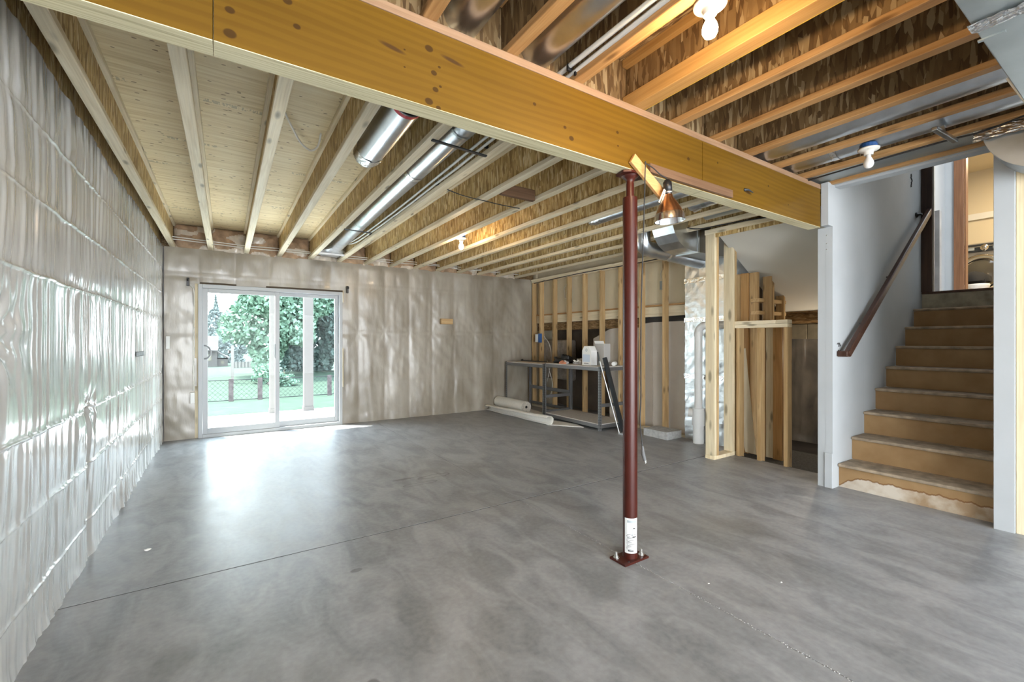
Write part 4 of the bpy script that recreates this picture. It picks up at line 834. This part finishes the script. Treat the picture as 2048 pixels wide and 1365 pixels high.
# ---- details on the walls
def wall_bits():
    one('wood_block', MB().box(3.065, 3.285, 6.93, 6.985, 1.548, 1.642), PINE_X, 'small pale wood block fixed to plastic on the back wall', 'block', (3.17, 6.96, 1.548), bevel=0.003)
    for x, z, lb, s in ((-0.41, 2.02, 'black curtain rod bracket at upper left of the sliding door', 1), (1.545, 2.045, 'black curtain rod bracket at upper right of the sliding door', -1)):
        t = thing('rod_bracket', (x, 6.96, z - 0.06), lb, 'bracket', 'curtain rod brackets by the door')
        B(x - 0.014, x + 0.014, 6.95, 6.99, z - 0.055, z + 0.05).build('plate', BLACK, t, 0.003); MB().tube([(x, 6.955, z + 0.01), (x, 6.90, z + 0.01), (x + s * 0.008, 6.89, z + 0.03)], 0.009, 8).build('hook', BLACK, t)
    run('door_cable', [(-0.385, 6.965, 1.98), (-0.345, 6.955, 1.85), (-0.352, 6.955, 1.2), (-0.35, 6.955, 0.62)], 0.006, CABLE_WHITE, 'white cable running down beside sliding door frame to white plug', 'cable')
    one('wall_plug', MB().box(-0.385, -0.34, 6.93, 6.965, 0.46, 0.60), WHITE_TRIM, 'small white plug box low on left side of sliding door', 'outlet', (-0.36, 6.95, 0.46), bevel=0.004)
    t = thing('wall_sticker', (-0.645, 5.25, 1.115), 'small dark printed sticker on the left plastic sheet', 'sticker')
    B(stick_x, stick_x + 0.0012, 5.04, 5.48, 1.12, 1.165).build('backing', INK, t)
    m = MB(); rr = random.Random(4); y = 5.05
    while y < 5.47:
        w = rr.uniform(0.02, 0.05); m.box(stick_x + 0.0012, stick_x + 0.0016, y, y + w * 0.5, 1.128, 1.158); y += w
    m.build('light_print', INK_GREY, t)['kind'] = 'stuff'
    one('corner_switch', MB().box(-0.63, -0.59, 6.93, 6.96, 1.16, 1.32), WHITE_TRIM, 'small white box in the corner of left and back walls', 'outlet', (-0.61, 6.95, 1.16), bevel=0.004)
    t = thing('outlet_box', (4.985, 6.68, 1.23), 'blue electrical box on the stud near the back corner', 'outlet')
    B(4.94, 5.0, 6.66, 6.705, 1.23, 1.40).build('box', BOX_BLUE, t, 0.004); B(4.935, 4.945, 6.705, 6.79, 1.24, 1.39).build('face', WHITE_TRIM, t, 0.004)
    MB().tube(spline([(5.02, 6.62, 1.35), (5.05, 6.5, 1.2), (5.06, 6.45, 0.95), (5.05, 6.5, 0.7), (5.04, 6.55, 0.5)], 6), 0.006, 6).build('wire_tail', CABLE_WHITE, t)
    t = thing('outlet_box', (5.11, 4.02, 1.98), 'small grey electrical box high between studs right of the post', 'outlet')
    B(5.10, 5.14, 3.99, 4.05, 1.98, 2.10).build('box', INK_GREY, t, 0.003); MB().tube(spline([(5.12, 4.02, 2.10), (5.12, 4.05, 2.2), (5.12, 4.01, 2.26), (5.12, 3.98, 2.2)], 5), 0.005, 6).build('wire_tail', CABLE_WHITE, t)
    run('stud_wire', [(5.12, 6.08, 2.28), (5.11, 6.14, 2.2), (5.11, 6.12, 2.05), (5.12, 6.06, 2.0)], 0.006, CABLE_WHITE, 'white wire loop high between studs near the back corner', 'cable')
    run('low_wire', [(5.0, 6.5, 0.9), (4.98, 6.4, 0.7), (4.97, 6.3, 0.45), (4.99, 6.42, 0.2)], 0.005, CABLE_WHITE, 'white wire hanging behind the left shelving unit', 'cable')
    # wires and panel beside the stair stub wall
    run('meter_wire', [(4.61, 0.50, 1.55), (4.56, 0.535, 1.48), (4.53, 0.545, 1.30), (4.58, 0.52, 1.15), (4.61, 0.49, 1.05)], 0.008, CABLE_WHITE, 'white wire loop at right frame edge, upper one', 'cable')
    run('meter_wire', [(4.61, 0.48, 0.98), (4.56, 0.535, 0.90), (4.54, 0.54, 0.78), (4.58, 0.53, 0.66), (4.61, 0.49, 0.6)], 0.008, CABLE_WHITE, 'white wire loop at right frame edge, lower one', 'cable')
    one('yellow_connector', MB().box(4.54, 4.60, 0.505, 0.555, 1.60, 1.66), plain('pale_yellow_plastic', (0.72, 0.66, 0.30), 0.5), 'pale yellow connector beside the right wall end', 'connector', (4.57, 0.53, 1.60), bevel=0.006)
wall_bits()

# ================================================================== STAIRS
st = thing('staircase', (4.45, 1.187, 0), 'unfinished tan fibreboard stairs with dusty treads between white walls', 'stairs')
RISE, RUN, SX = 0.2014, 0.2715, 4.455
Y0, Y1 = 0.719, 1.655
for i in range(9):
    x = SX + RUN * i
    o = B(x, x + 0.016, Y0, Y1, RISE * i, RISE * (i + 1) - 0.026).build('riser', MDF_STAIN if i == 0 else (DUSTY if i == 8 else MDF), st)
    if i == 0: o['label'] = 'bottom riser with pale water stain'
    if i == 8: o['label'] = 'grey top riser'
for i in range(8):
    x = SX + RUN * i
    B(x - 0.028, x + RUN + 0.02, Y0, Y1, RISE * (i + 1) - 0.026, RISE * (i + 1)).build('tread', TREAD, st, 0.009)
B(SX + RUN * 8 - 0.028, SX + RUN * 8 + 0.05, Y0, Y1, RISE * 9 - 0.026, RISE * 9).build('top_nosing', WALNUT_X, st, 0.008)
hr = thing('handrail', (5.4, 1.59, 1.1), 'dark brown wooden handrail sloping up the white stair wall', 'handrail')
MB().bar((4.43, 1.585, 1.148), (6.62, 1.585, 2.725), 0.042, 0.062).build('rail', WALNUT_X, hr, 0.008)
MB().bar((4.44, 1.575, 1.150), (4.44, 1.655, 1.150), 0.062, 0.05, (0, 0, 1)).build('wall_return', WALNUT_X, hr, 0.008)
MB().lathe([(0, 0), (0.03, 0.0), (0.03, 0.012), (0.012, 0.02), (0.012, 0.05), (0, 0.05)], (6.43, 1.655, 2.66), 16, (0, -1, 0)).build('bracket', BLACK, hr)
for x, z in ((4.9, 1.42), (5.55, 1.90)): MB().tube([(x, 1.655, z), (x, 1.61, z), (x, 1.59, z + 0.03)], 0.008, 8).build('bracket', STEEL_DARK, hr)

# ---- rooms above the stairs
mf = setting('floor.002'); B(6.64, 11.2, -0.6, 4.0, 1.74, 1.812).build('upper_floor', plain('tan_floor', (0.40, 0.34, 0.27), 0.6), mf)
wh = setting('wall_hall')
B(8.0, 8.1, 1.68, 4.0, 1.812, 4.3).build('drywall_panel', DRYWALL, wh); B(6.60, 8.1, 1.77, 1.85, 1.812, 4.3).build('drywall_panel', DRYWALL, wh)
B(8.0, 8.1, -0.6, 0.75, 1.812, 4.3).build('drywall_panel', DRYWALL, wh)
B(4.3, 8.1, -0.6, 2.0, 4.25, 4.3).build('hall_ceiling', DRYWALL, wh); B(6.6, 8.1, -0.7, -0.6, 1.8, 4.3).build('drywall_panel', DRYWALL, wh)
B(4.4, 4.47, 0.6, 1.77, 4.2, 4.3).build('drywall_panel', DRYWALL, wh)
tr = setting('trim_1')
B(6.60, 6.625, 1.565, 1.657, 1.813, 4.0).build('casing_board', WALNUT_Z, tr, 0.004); B(6.626, 6.74, 1.60, 1.657, 1.813, 4.0).build('jamb_board', WALNUT_Z, tr, 0.003); B(6.615, 6.64, 1.552, 1.564, 1.813, 4.0).build('stop_bead', DRYWALL_GREY, tr)
tr2 = setting('trim_2')
B(7.975, 8.0, 1.585, 1.68, 1.813, 4.0).build('casing_board', CASING_Z, tr2, 0.004); B(8.0, 8.1, 1.57, 1.585, 1.813, 4.0).build('jamb_board', CASING_Z, tr2, 0.002)
wla = setting('wall_laundry')
B(10.6, 10.7, -0.6, 4.0, 1.812, 4.2).build('cream_panel', CREAM, wla); B(8.1, 10.7, -0.6, 4.0, 4.12, 4.2).build('laundry_ceiling', CREAM, wla)
B(10.56, 10.6, -0.6, 4.0, 3.30, 3.40).build('shelf_cleat', WHITE_TRIM, wla); B(8.1, 10.7, 3.9, 4.0, 1.812, 4.2).build('cream_panel', CREAM, wla); B(8.1, 10.7, -0.7, -0.6, 1.812, 4.2).build('cream_panel', CREAM, wla)
wa = thing('washing_machine', (10.1, 1.78, 1.812), 'front loading graphite washing machine glimpsed in the laundry room', 'washing machine')
B(9.92, 10.5, 1.42, 2.12, 1.815, 2.80).build('body', WASHER, wa, 0.02)
B(9.905, 9.92, 1.43, 2.11, 2.66, 2.78).build('control_panel', STEEL_DARK, wa, 0.006); B(9.9, 9.905, 1.50, 2.04, 2.735, 2.745).build('panel_line', CHROME, wa)
MB().lathe([(0, 0.02), (0.045, 0.02), (0.05, 0.0)], (9.905, 1.74, 2.72), 20, (-1, 0, 0)).build('dial', CHROME, wa)
for y in (1.60, 1.90): B(9.898, 9.905, y - 0.05, y + 0.05, 2.69, 2.73).build('button_panel', INK_GREY, wa, 0.002)
DC = (9.91, 1.77, 2.33)
MB().lathe([(0.20, 0.02), (0.215, 0.035), (0.25, 0.045), (0.285, 0.03), (0.29, 0.0)], DC, 40, (-1, 0, 0)).build('door_ring', CHROME, wa)
MB().lathe([(0.0, 0.05), (0.10, 0.045), (0.20, 0.02)], DC, 40, (-1, 0, 0)).build('door_glass', DARK_GLASS, wa)
m = MB().lathe([(0.001, 0.16), (0.10, 0.14), (0.17, 0.08), (0.19, 0.0)], (9.60, 1.80, 2.16), 18); rr = random.Random(6); m.v = [(x + rr.uniform(-.015, .015), y + rr.uniform(-.015, .015), z + rr.uniform(-.01, .01)) for x, y, z in m.v]
one('laundry_pile', m.box(9.48, 9.72, 1.66, 1.94, 1.813, 2.18), CLOTH_DARK, 'dark laundry heaped in front of the washing machine', 'laundry', (9.6, 1.80, 1.813))
m = MB().lathe([(0.0, 1.814), (0.10, 1.815), (0.13, 2.03), (0.14, 2.06), (0.13, 2.07), (0, 2.08)], (9.0, 1.66, 0), 24); one('laundry_tub', m, WHITE_TRIM, 'white round tub beside reddish casing in the laundry room', 'tub', (9.0, 1.66, 1.814))

# ================================================================== SHELVES AND LOOSE THINGS
def shelf(y0, y1, x0, x1, h, lower, label):
    t = thing('shelving_unit', ((x0 + x1) / 2, (y0 + y1) / 2, 0), label, 'shelf', 'steel shelving units by the stud wall')
    w = 0.036
    for x, sx in ((x0, 1), (x1, -1)):
        for y, sy in ((y0, 1), (y1, -1)):
            g = MB().box(x, x + sx * w, y, y + sy * 0.003, 0, h).box(x, x + sx * 0.003, y, y + sy * w, 0, h).build('leg', SHELF_STEEL, t)
            s = MB()
            for k in range(int(h / 0.038)):
                z = 0.03 + 0.038 * k
                s.box(x - sx * 0.0006, x, y + sy * 0.012, y + sy * 0.022, z, z + 0.018); s.box(x + sx * 0.012, x + sx * 0.022, y - sy * 0.0006, y, z, z + 0.018)
            q = s.build('slots', HOLE_SHADE if x == x1 else ALU if False else HOLE_SHADE, g); q['kind'] = 'stuff'
    def level(z, hh=0.055, board=True):
        for x in (x0, x1 - 0.022): B(x + 0.003, x + 0.019, y0 + 0.004, y1 - 0.004, z - hh, z - 0.004).build('long_beam', SHELF_STEEL, t, 0.003)
        for y in (y0 + 0.003, y1 - 0.02): B(x0 + 0.02, x1 - 0.022, y, y + 0.016, z - hh, z - 0.004).build('side_beam', SHELF_STEEL, t, 0.003)
        if board: B(x0 + 0.006, x1 - 0.006, y0 + 0.006, y1 - 0.006, z - 0.004, z + 0.008).build('board', SHELF_BOARD, t)
    level(h - 0.008)
    if lower: level(0.09); [B(x0 + 0.02, x1 - 0.02, y, y + 0.015, 0.33, 0.38).build('side_brace', SHELF_STEEL, t, 0.003) for y in (y0 + 0.005, y1 - 0.02)]
    else:
        B(x1 - 0.02, x1 - 0.004, y0, y1, 0.36, 0.42).build('rear_brace', SHELF_STEEL, t, 0.003); B(x1 - 0.02, x1 - 0.004, y0, y1, 0.07, 0.12).build('rear_brace', SHELF_STEEL, t, 0.003)
        B(x0 + 0.02, x1 - 0.02, y0 + 0.005, y0 + 0.02, 0.07, 0.12).build('side_brace', SHELF_STEEL, t, 0.003)
    return t
shelf(4.47, 5.74, 4.36, 4.93, 0.90, True, 'grey steel shelving unit with white low shelf behind the red post')
shelf(5.76, 6.93, 4.36, 4.93, 0.88, False, 'grey steel shelving frame with open bottom in the back corner')
ZT = 0.901
one('cardboard_sheet', MB().prism([(4.42, 5.80, 0.882), (4.70, 5.80, 0.882), (4.72, 6.62, 0.882), (4.40, 6.66, 0.882)], (0, 0, 0.012)), CARDBOARD, 'tan cardboard sheet lying on left shelving unit', 'cardboard', (4.55, 6.2, 0.882))
m = MB().tube([(4.52, 6.62, 0.904), (4.52, 5.90, 0.910)], 0.008, 8).tube([(4.52, 6.64, 0.911), (4.52, 6.60, 0.918)], 0.016, 8); one('black_rod', m, BLACK, 'thin black rod with knob lying across the cardboard sheet', 'rod', (4.65, 6.1, 0.905))
def lump(cx, cy, cz, rx, ry, rz, seed, amp=0.3, n=20, k=12):
    m = MB(); V = []; 
    for j in range(k + 1):
        b = math.pi / 2 * j / k
        for i in range(n):
            a = 2 * math.pi * i / n; d = Vector((math.cos(a) * math.cos(b), math.sin(a) * math.cos(b), math.sin(b)))
            f = 1 + amp * mnoise.noise(d * 2.6 + Vector((seed, seed * 2.1, 0))) * 1.5
            V.append((cx + rx * d.x * f, cy + ry * d.y * f, cz + rz * max(d.z, 0) * f))
    F = [(j * n + i, j * n + (i + 1) % n, (j + 1) * n + (i + 1) % n, (j + 1) * n + i) for j in range(k) for i in range(n)] + [tuple(range(n - 1, -1, -1))]
    m.add(V, F, True); return m
one('black_bag', lump(4.68, 5.60, ZT, 0.14, 0.22, 0.115, 3.3, 0.45), BAG_BLACK, 'crumpled black bag on the shelving top between the stud bays', 'bag', (4.66, 5.62, ZT))
bg = thing('plastic_bag', (4.42, 5.34, ZT), 'small clear plastic bag with orange contents beside the black bag', 'bag'); lump(4.44, 5.34, ZT, 0.05, 0.10, 0.05, 5.1, 0.3).build('film', BAG_CLEAR, bg); lump(4.41, 5.34, ZT, 0.03, 0.08, 0.05, 6.1, 0.2).build('contents', BAG_ORANGE, bg)
bg = thing('plastic_bag', (4.58, 5.12, ZT), 'grey plastic bag with white items beside the white carton', 'bag'); lump(4.60, 5.12, ZT, 0.10, 0.15, 0.075, 8.1, 0.35).build('film', BAG_CLEAR, bg)
for i in range(6): lump(4.52 + 0.01 * (i % 2), 5.03 + 0.035 * i, ZT + 0.035 + 0.006 * (i % 3), 0.02, 0.016, 0.02, i, 0.2, 8, 5).build('white_item', PAPER, bg)
jx0, jx1, jy0, jy1 = 4.46, 4.58, 4.755, 4.945
cn_ = thing('carton', ((jx0 + jx1) / 2, 4.85, ZT), 'white house shaped carton with printed panel on the shelving unit', 'carton')
MB().prism([(jx0, jy0, ZT), (jx0, jy1, ZT), (jx0, jy1, ZT + 0.215), (jx0, jy1 - 0.045, ZT + 0.285), (jx0, jy0 + 0.045, ZT + 0.285), (jx0, jy0, ZT + 0.215)], (jx1 - jx0, 0, 0)).build('body', PAPER, cn_, 0.003)
B(jx0 - 0.001, jx0, jy0 + 0.02, jy1 - 0.02, ZT + 0.05, ZT + 0.16).build('printed_panel', INK_BLUE, cn_); MB().lathe([(0.012, 0.0005), (0.022, 0.0005)], (jx0 - 0.0005, 4.85, ZT + 0.225), 12, (-1, 0, 0)).build('printed_emblem', INK_GREY, cn_)
B(jx0 - 0.001, jx0, jy0 + 0.05, jy1 - 0.04, ZT + 0.025, ZT + 0.035).build('printed_line', INK, cn_)
c2 = thing('carton', (4.70, 4.76, ZT), 'tall grey open carton standing behind the white carton', 'carton')
B(4.63, 4.76, 4.66, 4.85, ZT, ZT + 0.32).build('body', CARD, c2, 0.004); MB().prism([(4.63, 4.66, ZT + 0.32), (4.63, 4.85, ZT + 0.32), (4.615, 4.85, ZT + 0.36), (4.615, 4.66, ZT + 0.36)], (0.004, 0, 0)).build('flap', PAPER, c2)
one('paper_roll', MB().tube([(4.66, 4.50, ZT + 0.03), (4.80, 4.60, ZT + 0.03)], 0.03, 16), PAPER, 'small white paper roll on the shelving corner', 'roll', (4.66, 4.58, ZT))
# leaning rods
rd = thing('leaning_rod', (4.46, 4.27, 0), 'slim pale metal rod leaning on the shelving unit', 'rod')
MB().tube([(4.475, 4.22, 0.012), (4.33, 4.455, 1.02)], 0.0085, 10).build('tube', BOLT, rd); MB().tube([(4.333, 4.45, 0.98), (4.32, 4.472, 1.11)], [0.012, 0.010], 10).build('grip', BLACK, rd); MB().bar((4.475, 4.22, 0.008), (4.48, 4.10, 0.006), 0.03, 0.012).build('foot', BOLT, rd)
ab = MB().bar((4.56, 4.23, 0.01), (4.42, 4.44, 1.03), 0.065, 0.006, (1, 0.3, 0)).bar((4.56, 4.20, 0.01), (4.42, 4.41, 1.03), 0.006, 0.05, (1, 0.3, 0)); one('angle_iron', ab, STEEL_DARK, 'black angle iron bar leaning on shelving right of the slim rod', 'bar', (4.56, 4.23, 0))
# carpet roll and remnant
cr = thing('carpet_roll', (4.22, 6.5, 0.03), 'thick white carpet roll showing its spiral end by the shelving', 'carpet')
MB().tube([(4.235, 6.98, 0.145), (4.235, 6.08, 0.145)], 0.098, 32, False).build('roll', CARPET, cr)
m = MB().lathe([(0.022, 0.0), (0.098, 0.0)], (4.235, 6.08, 0.145), 32, (0, -1, 0)); m.build('spiral_end', CARPET_END, cr); MB().lathe([(0.022, 0.0), (0.022, -0.1), (0, -0.1)], (4.235, 6.078, 0.145), 16, (0, -1, 0)).build('core_hole', HOLE_SHADE, cr); MB().lathe([(0.0, 0.0), (0.098, 0.0)], (4.235, 6.98, 0.145), 32, (0, 1, 0)).build('far_end', CARPET_END, cr)
one('carpet_pad', MB().prism([(4.30, 6.95, 0.002), (4.12, 6.95, 0.002), (4.12, 5.98, 0.002), (4.50, 5.90, 0.002), (4.56, 6.4, 0.002)], (0, 0, 0.043)), CARPET, 'flat carpet layer under the thick roll', 'carpet', (4.3, 6.4, 0.002))
rm = thing('carpet_remnant', (4.06, 6.0, 0), 'loosely curled white carpet strip lying on floor before the shelving', 'carpet')
ny = 30; sec = []
for i in range(25):
    a = -2.4 + 4.9 * i / 24; sec.append((0.062 * math.cos(a) * (1 + 0.12 * i / 24), 0.062 + 0.060 * math.sin(a)))
V = []; 
for j in range(ny + 1):
    y = 7.0 - 1.80 * j / ny; x0 = 3.99 + 0.05 * j / ny + 0.01 * math.sin(j * 0.5); sc = 0.85 + 0.3 * j / ny
    for (a, b) in sec: V.append((x0 + a * sc, y, max(0.003, b * sc)))
m = MB(); n = len(sec); m.add(V, [(j * n + i, j * n + i + 1, (j + 1) * n + i + 1, (j + 1) * n + i) for j in range(ny) for i in range(n - 1)], True); o = m.build('curl', CARPET, rm, fix=False); sd = o.modifiers.new('thick', 'SOLIDIFY'); sd.thickness = 0.007
m = MB(); rr = random.Random(14); edge_ = [(4.05 + 0.30 * i / 12, 5.2 - 0.40 * i / 12 + rr.uniform(-.015, .015)) for i in range(13)]
m.prism([(x, y, 0.002) for x, y in edge_] + [(4.42, 5.05, 0.002), (4.30, 5.5, 0.002), (4.08, 5.6, 0.002)], (0, 0, 0.009)); m.build('flap', CARPET, rm)
one('concrete_block', MB().box(4.68, 4.97, 3.60, 3.98, 0.0, 0.10), CONC_BLOCK, 'low grey concrete block on floor right of the post', 'block', (4.8, 3.8, 0), bevel=0.006)
# small debris
def chip(x, y, s, mat, label, seed, flat=0.35): return one('floor_chip', lump(x, y, 0.0, s, s * 0.7, s * flat, seed, 0.5, 9, 4), mat, label, 'debris', (x, y, 0))
chip(1.237, 0.77, 0.02, SHAVING, 'curled wood shaving on the floor in the foreground', 1.5)
chip(-0.40, 3.42, 0.02, PLASTER_CHIP, 'pale chip on floor beside left plastic sheet', 2.5)
chip(2.10, 1.36, 0.006, PLASTER_CHIP, 'white speck on floor in front of the post', 3.5); chip(2.43, 1.16, 0.006, PLASTER_CHIP, 'white speck on floor midway between post and right edge', 4.5)

# ================================================================== OUTSIDE
patio = setting('ground_patio'); B(-4, 8, 7.22, 9.45, -0.22, -0.08).build('patio_slab', PATIO, patio)
lawn = setting('ground_lawn')
prof = [(9.3, -0.11), (12, -0.33), (19, -0.93), (24, -0.8), (30, -0.62), (38, -1.2), (60, -1.6), (140, -1.8)]
xsN = [-120 + 240 * i / 24 for i in range(25)]; V = [(x, y, z) for y, z in prof for x in xsN]; F = [(j * 25 + i, j * 25 + i + 1, (j + 1) * 25 + i + 1, (j + 1) * 25 + i) for j in range(len(prof) - 1) for i in range(24)]
m = MB(); m.add(V, F, True); m.build('grass', GRASS, lawn, fix=False)
m = MB().box(-120, -1, 6.6, 7.3, -0.3, -0.2); m.build('side_lawn', GRASS, lawn)
def column(x, w, label):
    t = thing('porch_column', (x, 9.3, -0.08), label, 'column', 'porch columns outside the glass door')
    B(x - w / 2, x + w / 2, 9.3 - w / 2, 9.3 + w / 2, -0.08, 3.2).build('shaft', COLUMN, t, 0.006); B(x - w / 2 - 0.012, x + w / 2 + 0.012, 9.3 - w / 2 - 0.012, 9.3 + w / 2 + 0.012, -0.08, 0.0).build('base_trim', COLUMN, t, 0.004)
column(1.33, 0.165, 'square porch column seen through the right door panel'); column(0.745, 0.14, 'square porch column behind the door centre stile')
one('porch_beam', MB().box(0.4, 4.0, 9.22, 9.38, 3.2, 3.45), COLUMN, 'pale porch beam resting on the outside columns', 'beam', (2.0, 9.3, 3.2))
fn = thing('garden_fence', (1.5, 18.4, -0.9), 'low wire fence with dark wooden posts across the lawn', 'fence')
def gz(y):
    for (a, za), (b, zb) in zip(prof, prof[1:]):
        if a <= y <= b: return za + (zb - za) * (y - a) / (b - a)
    return prof[0][1]
for x in (-2.4, 0.14, 1.03, 3.4, 5.6): B(x - 0.075, x + 0.075, 18.36, 18.44, gz(18.4) - 0.1, gz(18.4) + 0.80).build('post', FENCE_WOOD, fn)
for z in (0.76, 0.05): MB().tube([(-6, 18.4, gz(18.4) + z), (8, 18.4, gz(18.4) + z)], 0.016, 6).build('rail', CHAIN, fn)
m = MB()
for i in range(90):
    x = -6 + 14 * i / 90
    for s in (-1, 1): m.bar((x, 18.4, gz(18.4) + 0.03), (x + s * 0.72, 18.4, gz(18.4) + 0.75), 0.006, 0.006)
m.build('wire_mesh', CHAIN, fn)['kind'] = 'stuff'
one('tall_fence_post', MB().box(0.19, 0.31, 24.9, 25.1, -0.8, 1.0).box(0.20, 0.30, 24.92, 25.08, 1.0, 1.05), COLUMN, 'tall pale post standing on lawn beyond the wire fence', 'post', (0.25, 25, -0.8))
def leaves(c, rx, ry, rz, n, size, seed, cone=False):
    rs = np.random.RandomState(seed); u = rs.normal(size=(n, 3)); u /= np.linalg.norm(u, axis=1)[:, None]; r = rs.uniform(0.5, 1.0, n) ** 0.6
    r *= 1 + 0.28 * np.sin(u[:, 0] * 5 + seed) * np.cos(u[:, 2] * 6 + seed * 2)
    P = u * r[:, None]
    if cone: k = (1 - (P[:, 2] + 1) / 2) * 0.95 + 0.05; P[:, 0] *= k * 1.3; P[:, 1] *= k * 1.3
    P = P * np.array([rx, ry, rz]) + np.array(c)
    a = rs.normal(size=(n, 3)); a /= np.linalg.norm(a, axis=1)[:, None]; b = np.cross(a, rs.normal(size=(n, 3))); b /= np.linalg.norm(b, axis=1)[:, None]; sz = size * rs.uniform(0.6, 1.4, n)[:, None]
    V = np.stack([P - a * sz, P + b * sz * 0.6, P + a * sz, P - b * sz * 0.6], 1).reshape(-1, 3); F = np.arange(4 * n).reshape(-1, 4)
    m = MB(); m.add(V.tolist(), F.tolist()); return m
def tree(name, x, y, h, c, r, n, size, mat, label, cat='tree', cone=False, seed=1, trunk=0.16):
    t = thing(name, (x, y, gz(y)), label, cat, None)
    if trunk: MB().tube([(x, y, gz(y) - 0.1), (x + 0.05, y, gz(y) + h * 0.3), (x, y, gz(y) + h * 0.75)], [trunk, trunk * 0.75, trunk * 0.3], 10).build('trunk', BARK, t)
    leaves(c, r[0], r[1], r[2], n, size, seed, cone).build('crown', mat, t, fix=False); return t
tree('maple_tree', 2.2, 28, 9, (2.5, 28, 3.6), (2.6, 2.4, 3.5), 16000, 0.13, LEAF_A, 'bright green leafy maple outside left of the door stile', seed=3)
tree('cedar_tree', 4.3, 31, 9, (4.4, 31, 3.0), (1.7, 1.5, 4.2), 16000, 0.13, LEAF_B, 'dark green dense tree behind the right door panel, left of column', seed=5)
tree('cedar_tree', 6.6, 30, 9, (6.5, 30, 3.2), (2.2, 1.6, 4.4), 18000, 0.13, LEAF_B, 'blue green dense tree right of the porch column', seed=6)
tree('cedar_tree', 9.6, 31, 9, (9.6, 31, 3.2), (2.4, 1.6, 4.4), 4000, 0.16, LEAF_B, 'dense tree at the right edge of the glass door', seed=16)
tree('spruce_tree', -1.3, 76, 10, (-1.3, 76, 3.0), (2.6, 2.2, 4.4), 7000, 0.16, LEAF_C, 'grey green spruce behind the distant house roof', cone=True, seed=7)
tree('spruce_tree', 0.4, 70, 7, (0.4, 70, 1.2), (2.6, 2.0, 3.4), 7000, 0.16, LEAF_C, 'shorter grey green spruce right of the distant house', cone=True, seed=8)
tree('garden_shrub', 1.55, 24.5, 1, (1.55, 24.5, gz(24.5) + 0.42), (0.5, 0.5, 0.5), 1500, 0.06, LEAF_A, 'round green shrub left of the garden rocks', 'shrub', seed=9, trunk=0.03)
tree('garden_shrub', 2.25, 23.0, 1, (2.25, 23.0, gz(23) + 0.25), (0.55, 0.4, 0.35), 1500, 0.06, LEAF_A, 'low green shrub right of the garden rocks', 'shrub', seed=10, trunk=0.03)
for (x, y, s, lb) in ((2.05, 25.6, 0.30, 'tall pale garden rock between two shrubs'), (1.75, 23.6, 0.18, 'low pale garden rock before the left shrub')): one('garden_rock', lump(x, y, gz(y), s * 0.7, s * 0.7, s * 2.4 if s > 0.2 else s, x, 0.25), ROCK, lb, 'rock', (x, y, gz(y)))
hs = thing('distant_house', (-3.2, 60, gz(60)), 'pale neighbouring house with steep gable roof beyond the lawn', 'house')
g0 = gz(60)
B(-7.5, -0.85, 58, 66, g0, 0.25).build('wall', SIDING, hs)
MB().prism([(-8.0, 57.6, 0.60), (-0.75, 57.6, 0.12), (-0.75, 62, 1.75), (-8.0, 62, 1.75)], (0, 0, 0.1)).build('roof', ROOFING, hs); MB().prism([(-0.86, 58, 0.2), (-0.86, 66, 0.2), (-0.86, 62, 1.7)], (-0.1, 0, 0)).build('gable', SIDING, hs)
B(-0.85, 0.15, 58.5, 63, g0, -0.75).build('garage_wall', SIDING, hs); MB().prism([(-0.85, 58.2, 0.0), (-0.85, 63.2, 0.0), (0.3, 63.2, -0.75), (0.3, 58.2, -0.75)], (0, 0, 0.1)).build('garage_roof', ROOFING, hs)
B(-1.75, -1.35, 57.95, 58, -0.9, -0.2).build('window', DARK_GLASS, hs); B(-0.5, -0.2, 58.45, 58.5, -1.3, -0.95).build('window', DARK_GLASS, hs)
pf = thing('board_fence', (1.2, 52, gz(52)), 'long tan board fence at the far end of the lawn', 'fence')
for i in range(24): B(0.45 + 0.15 * i, 0.59 + 0.15 * i, 52, 52.04, gz(52), gz(52) + 0.62).build('board', SIDING if i % 2 else COLUMN, pf)
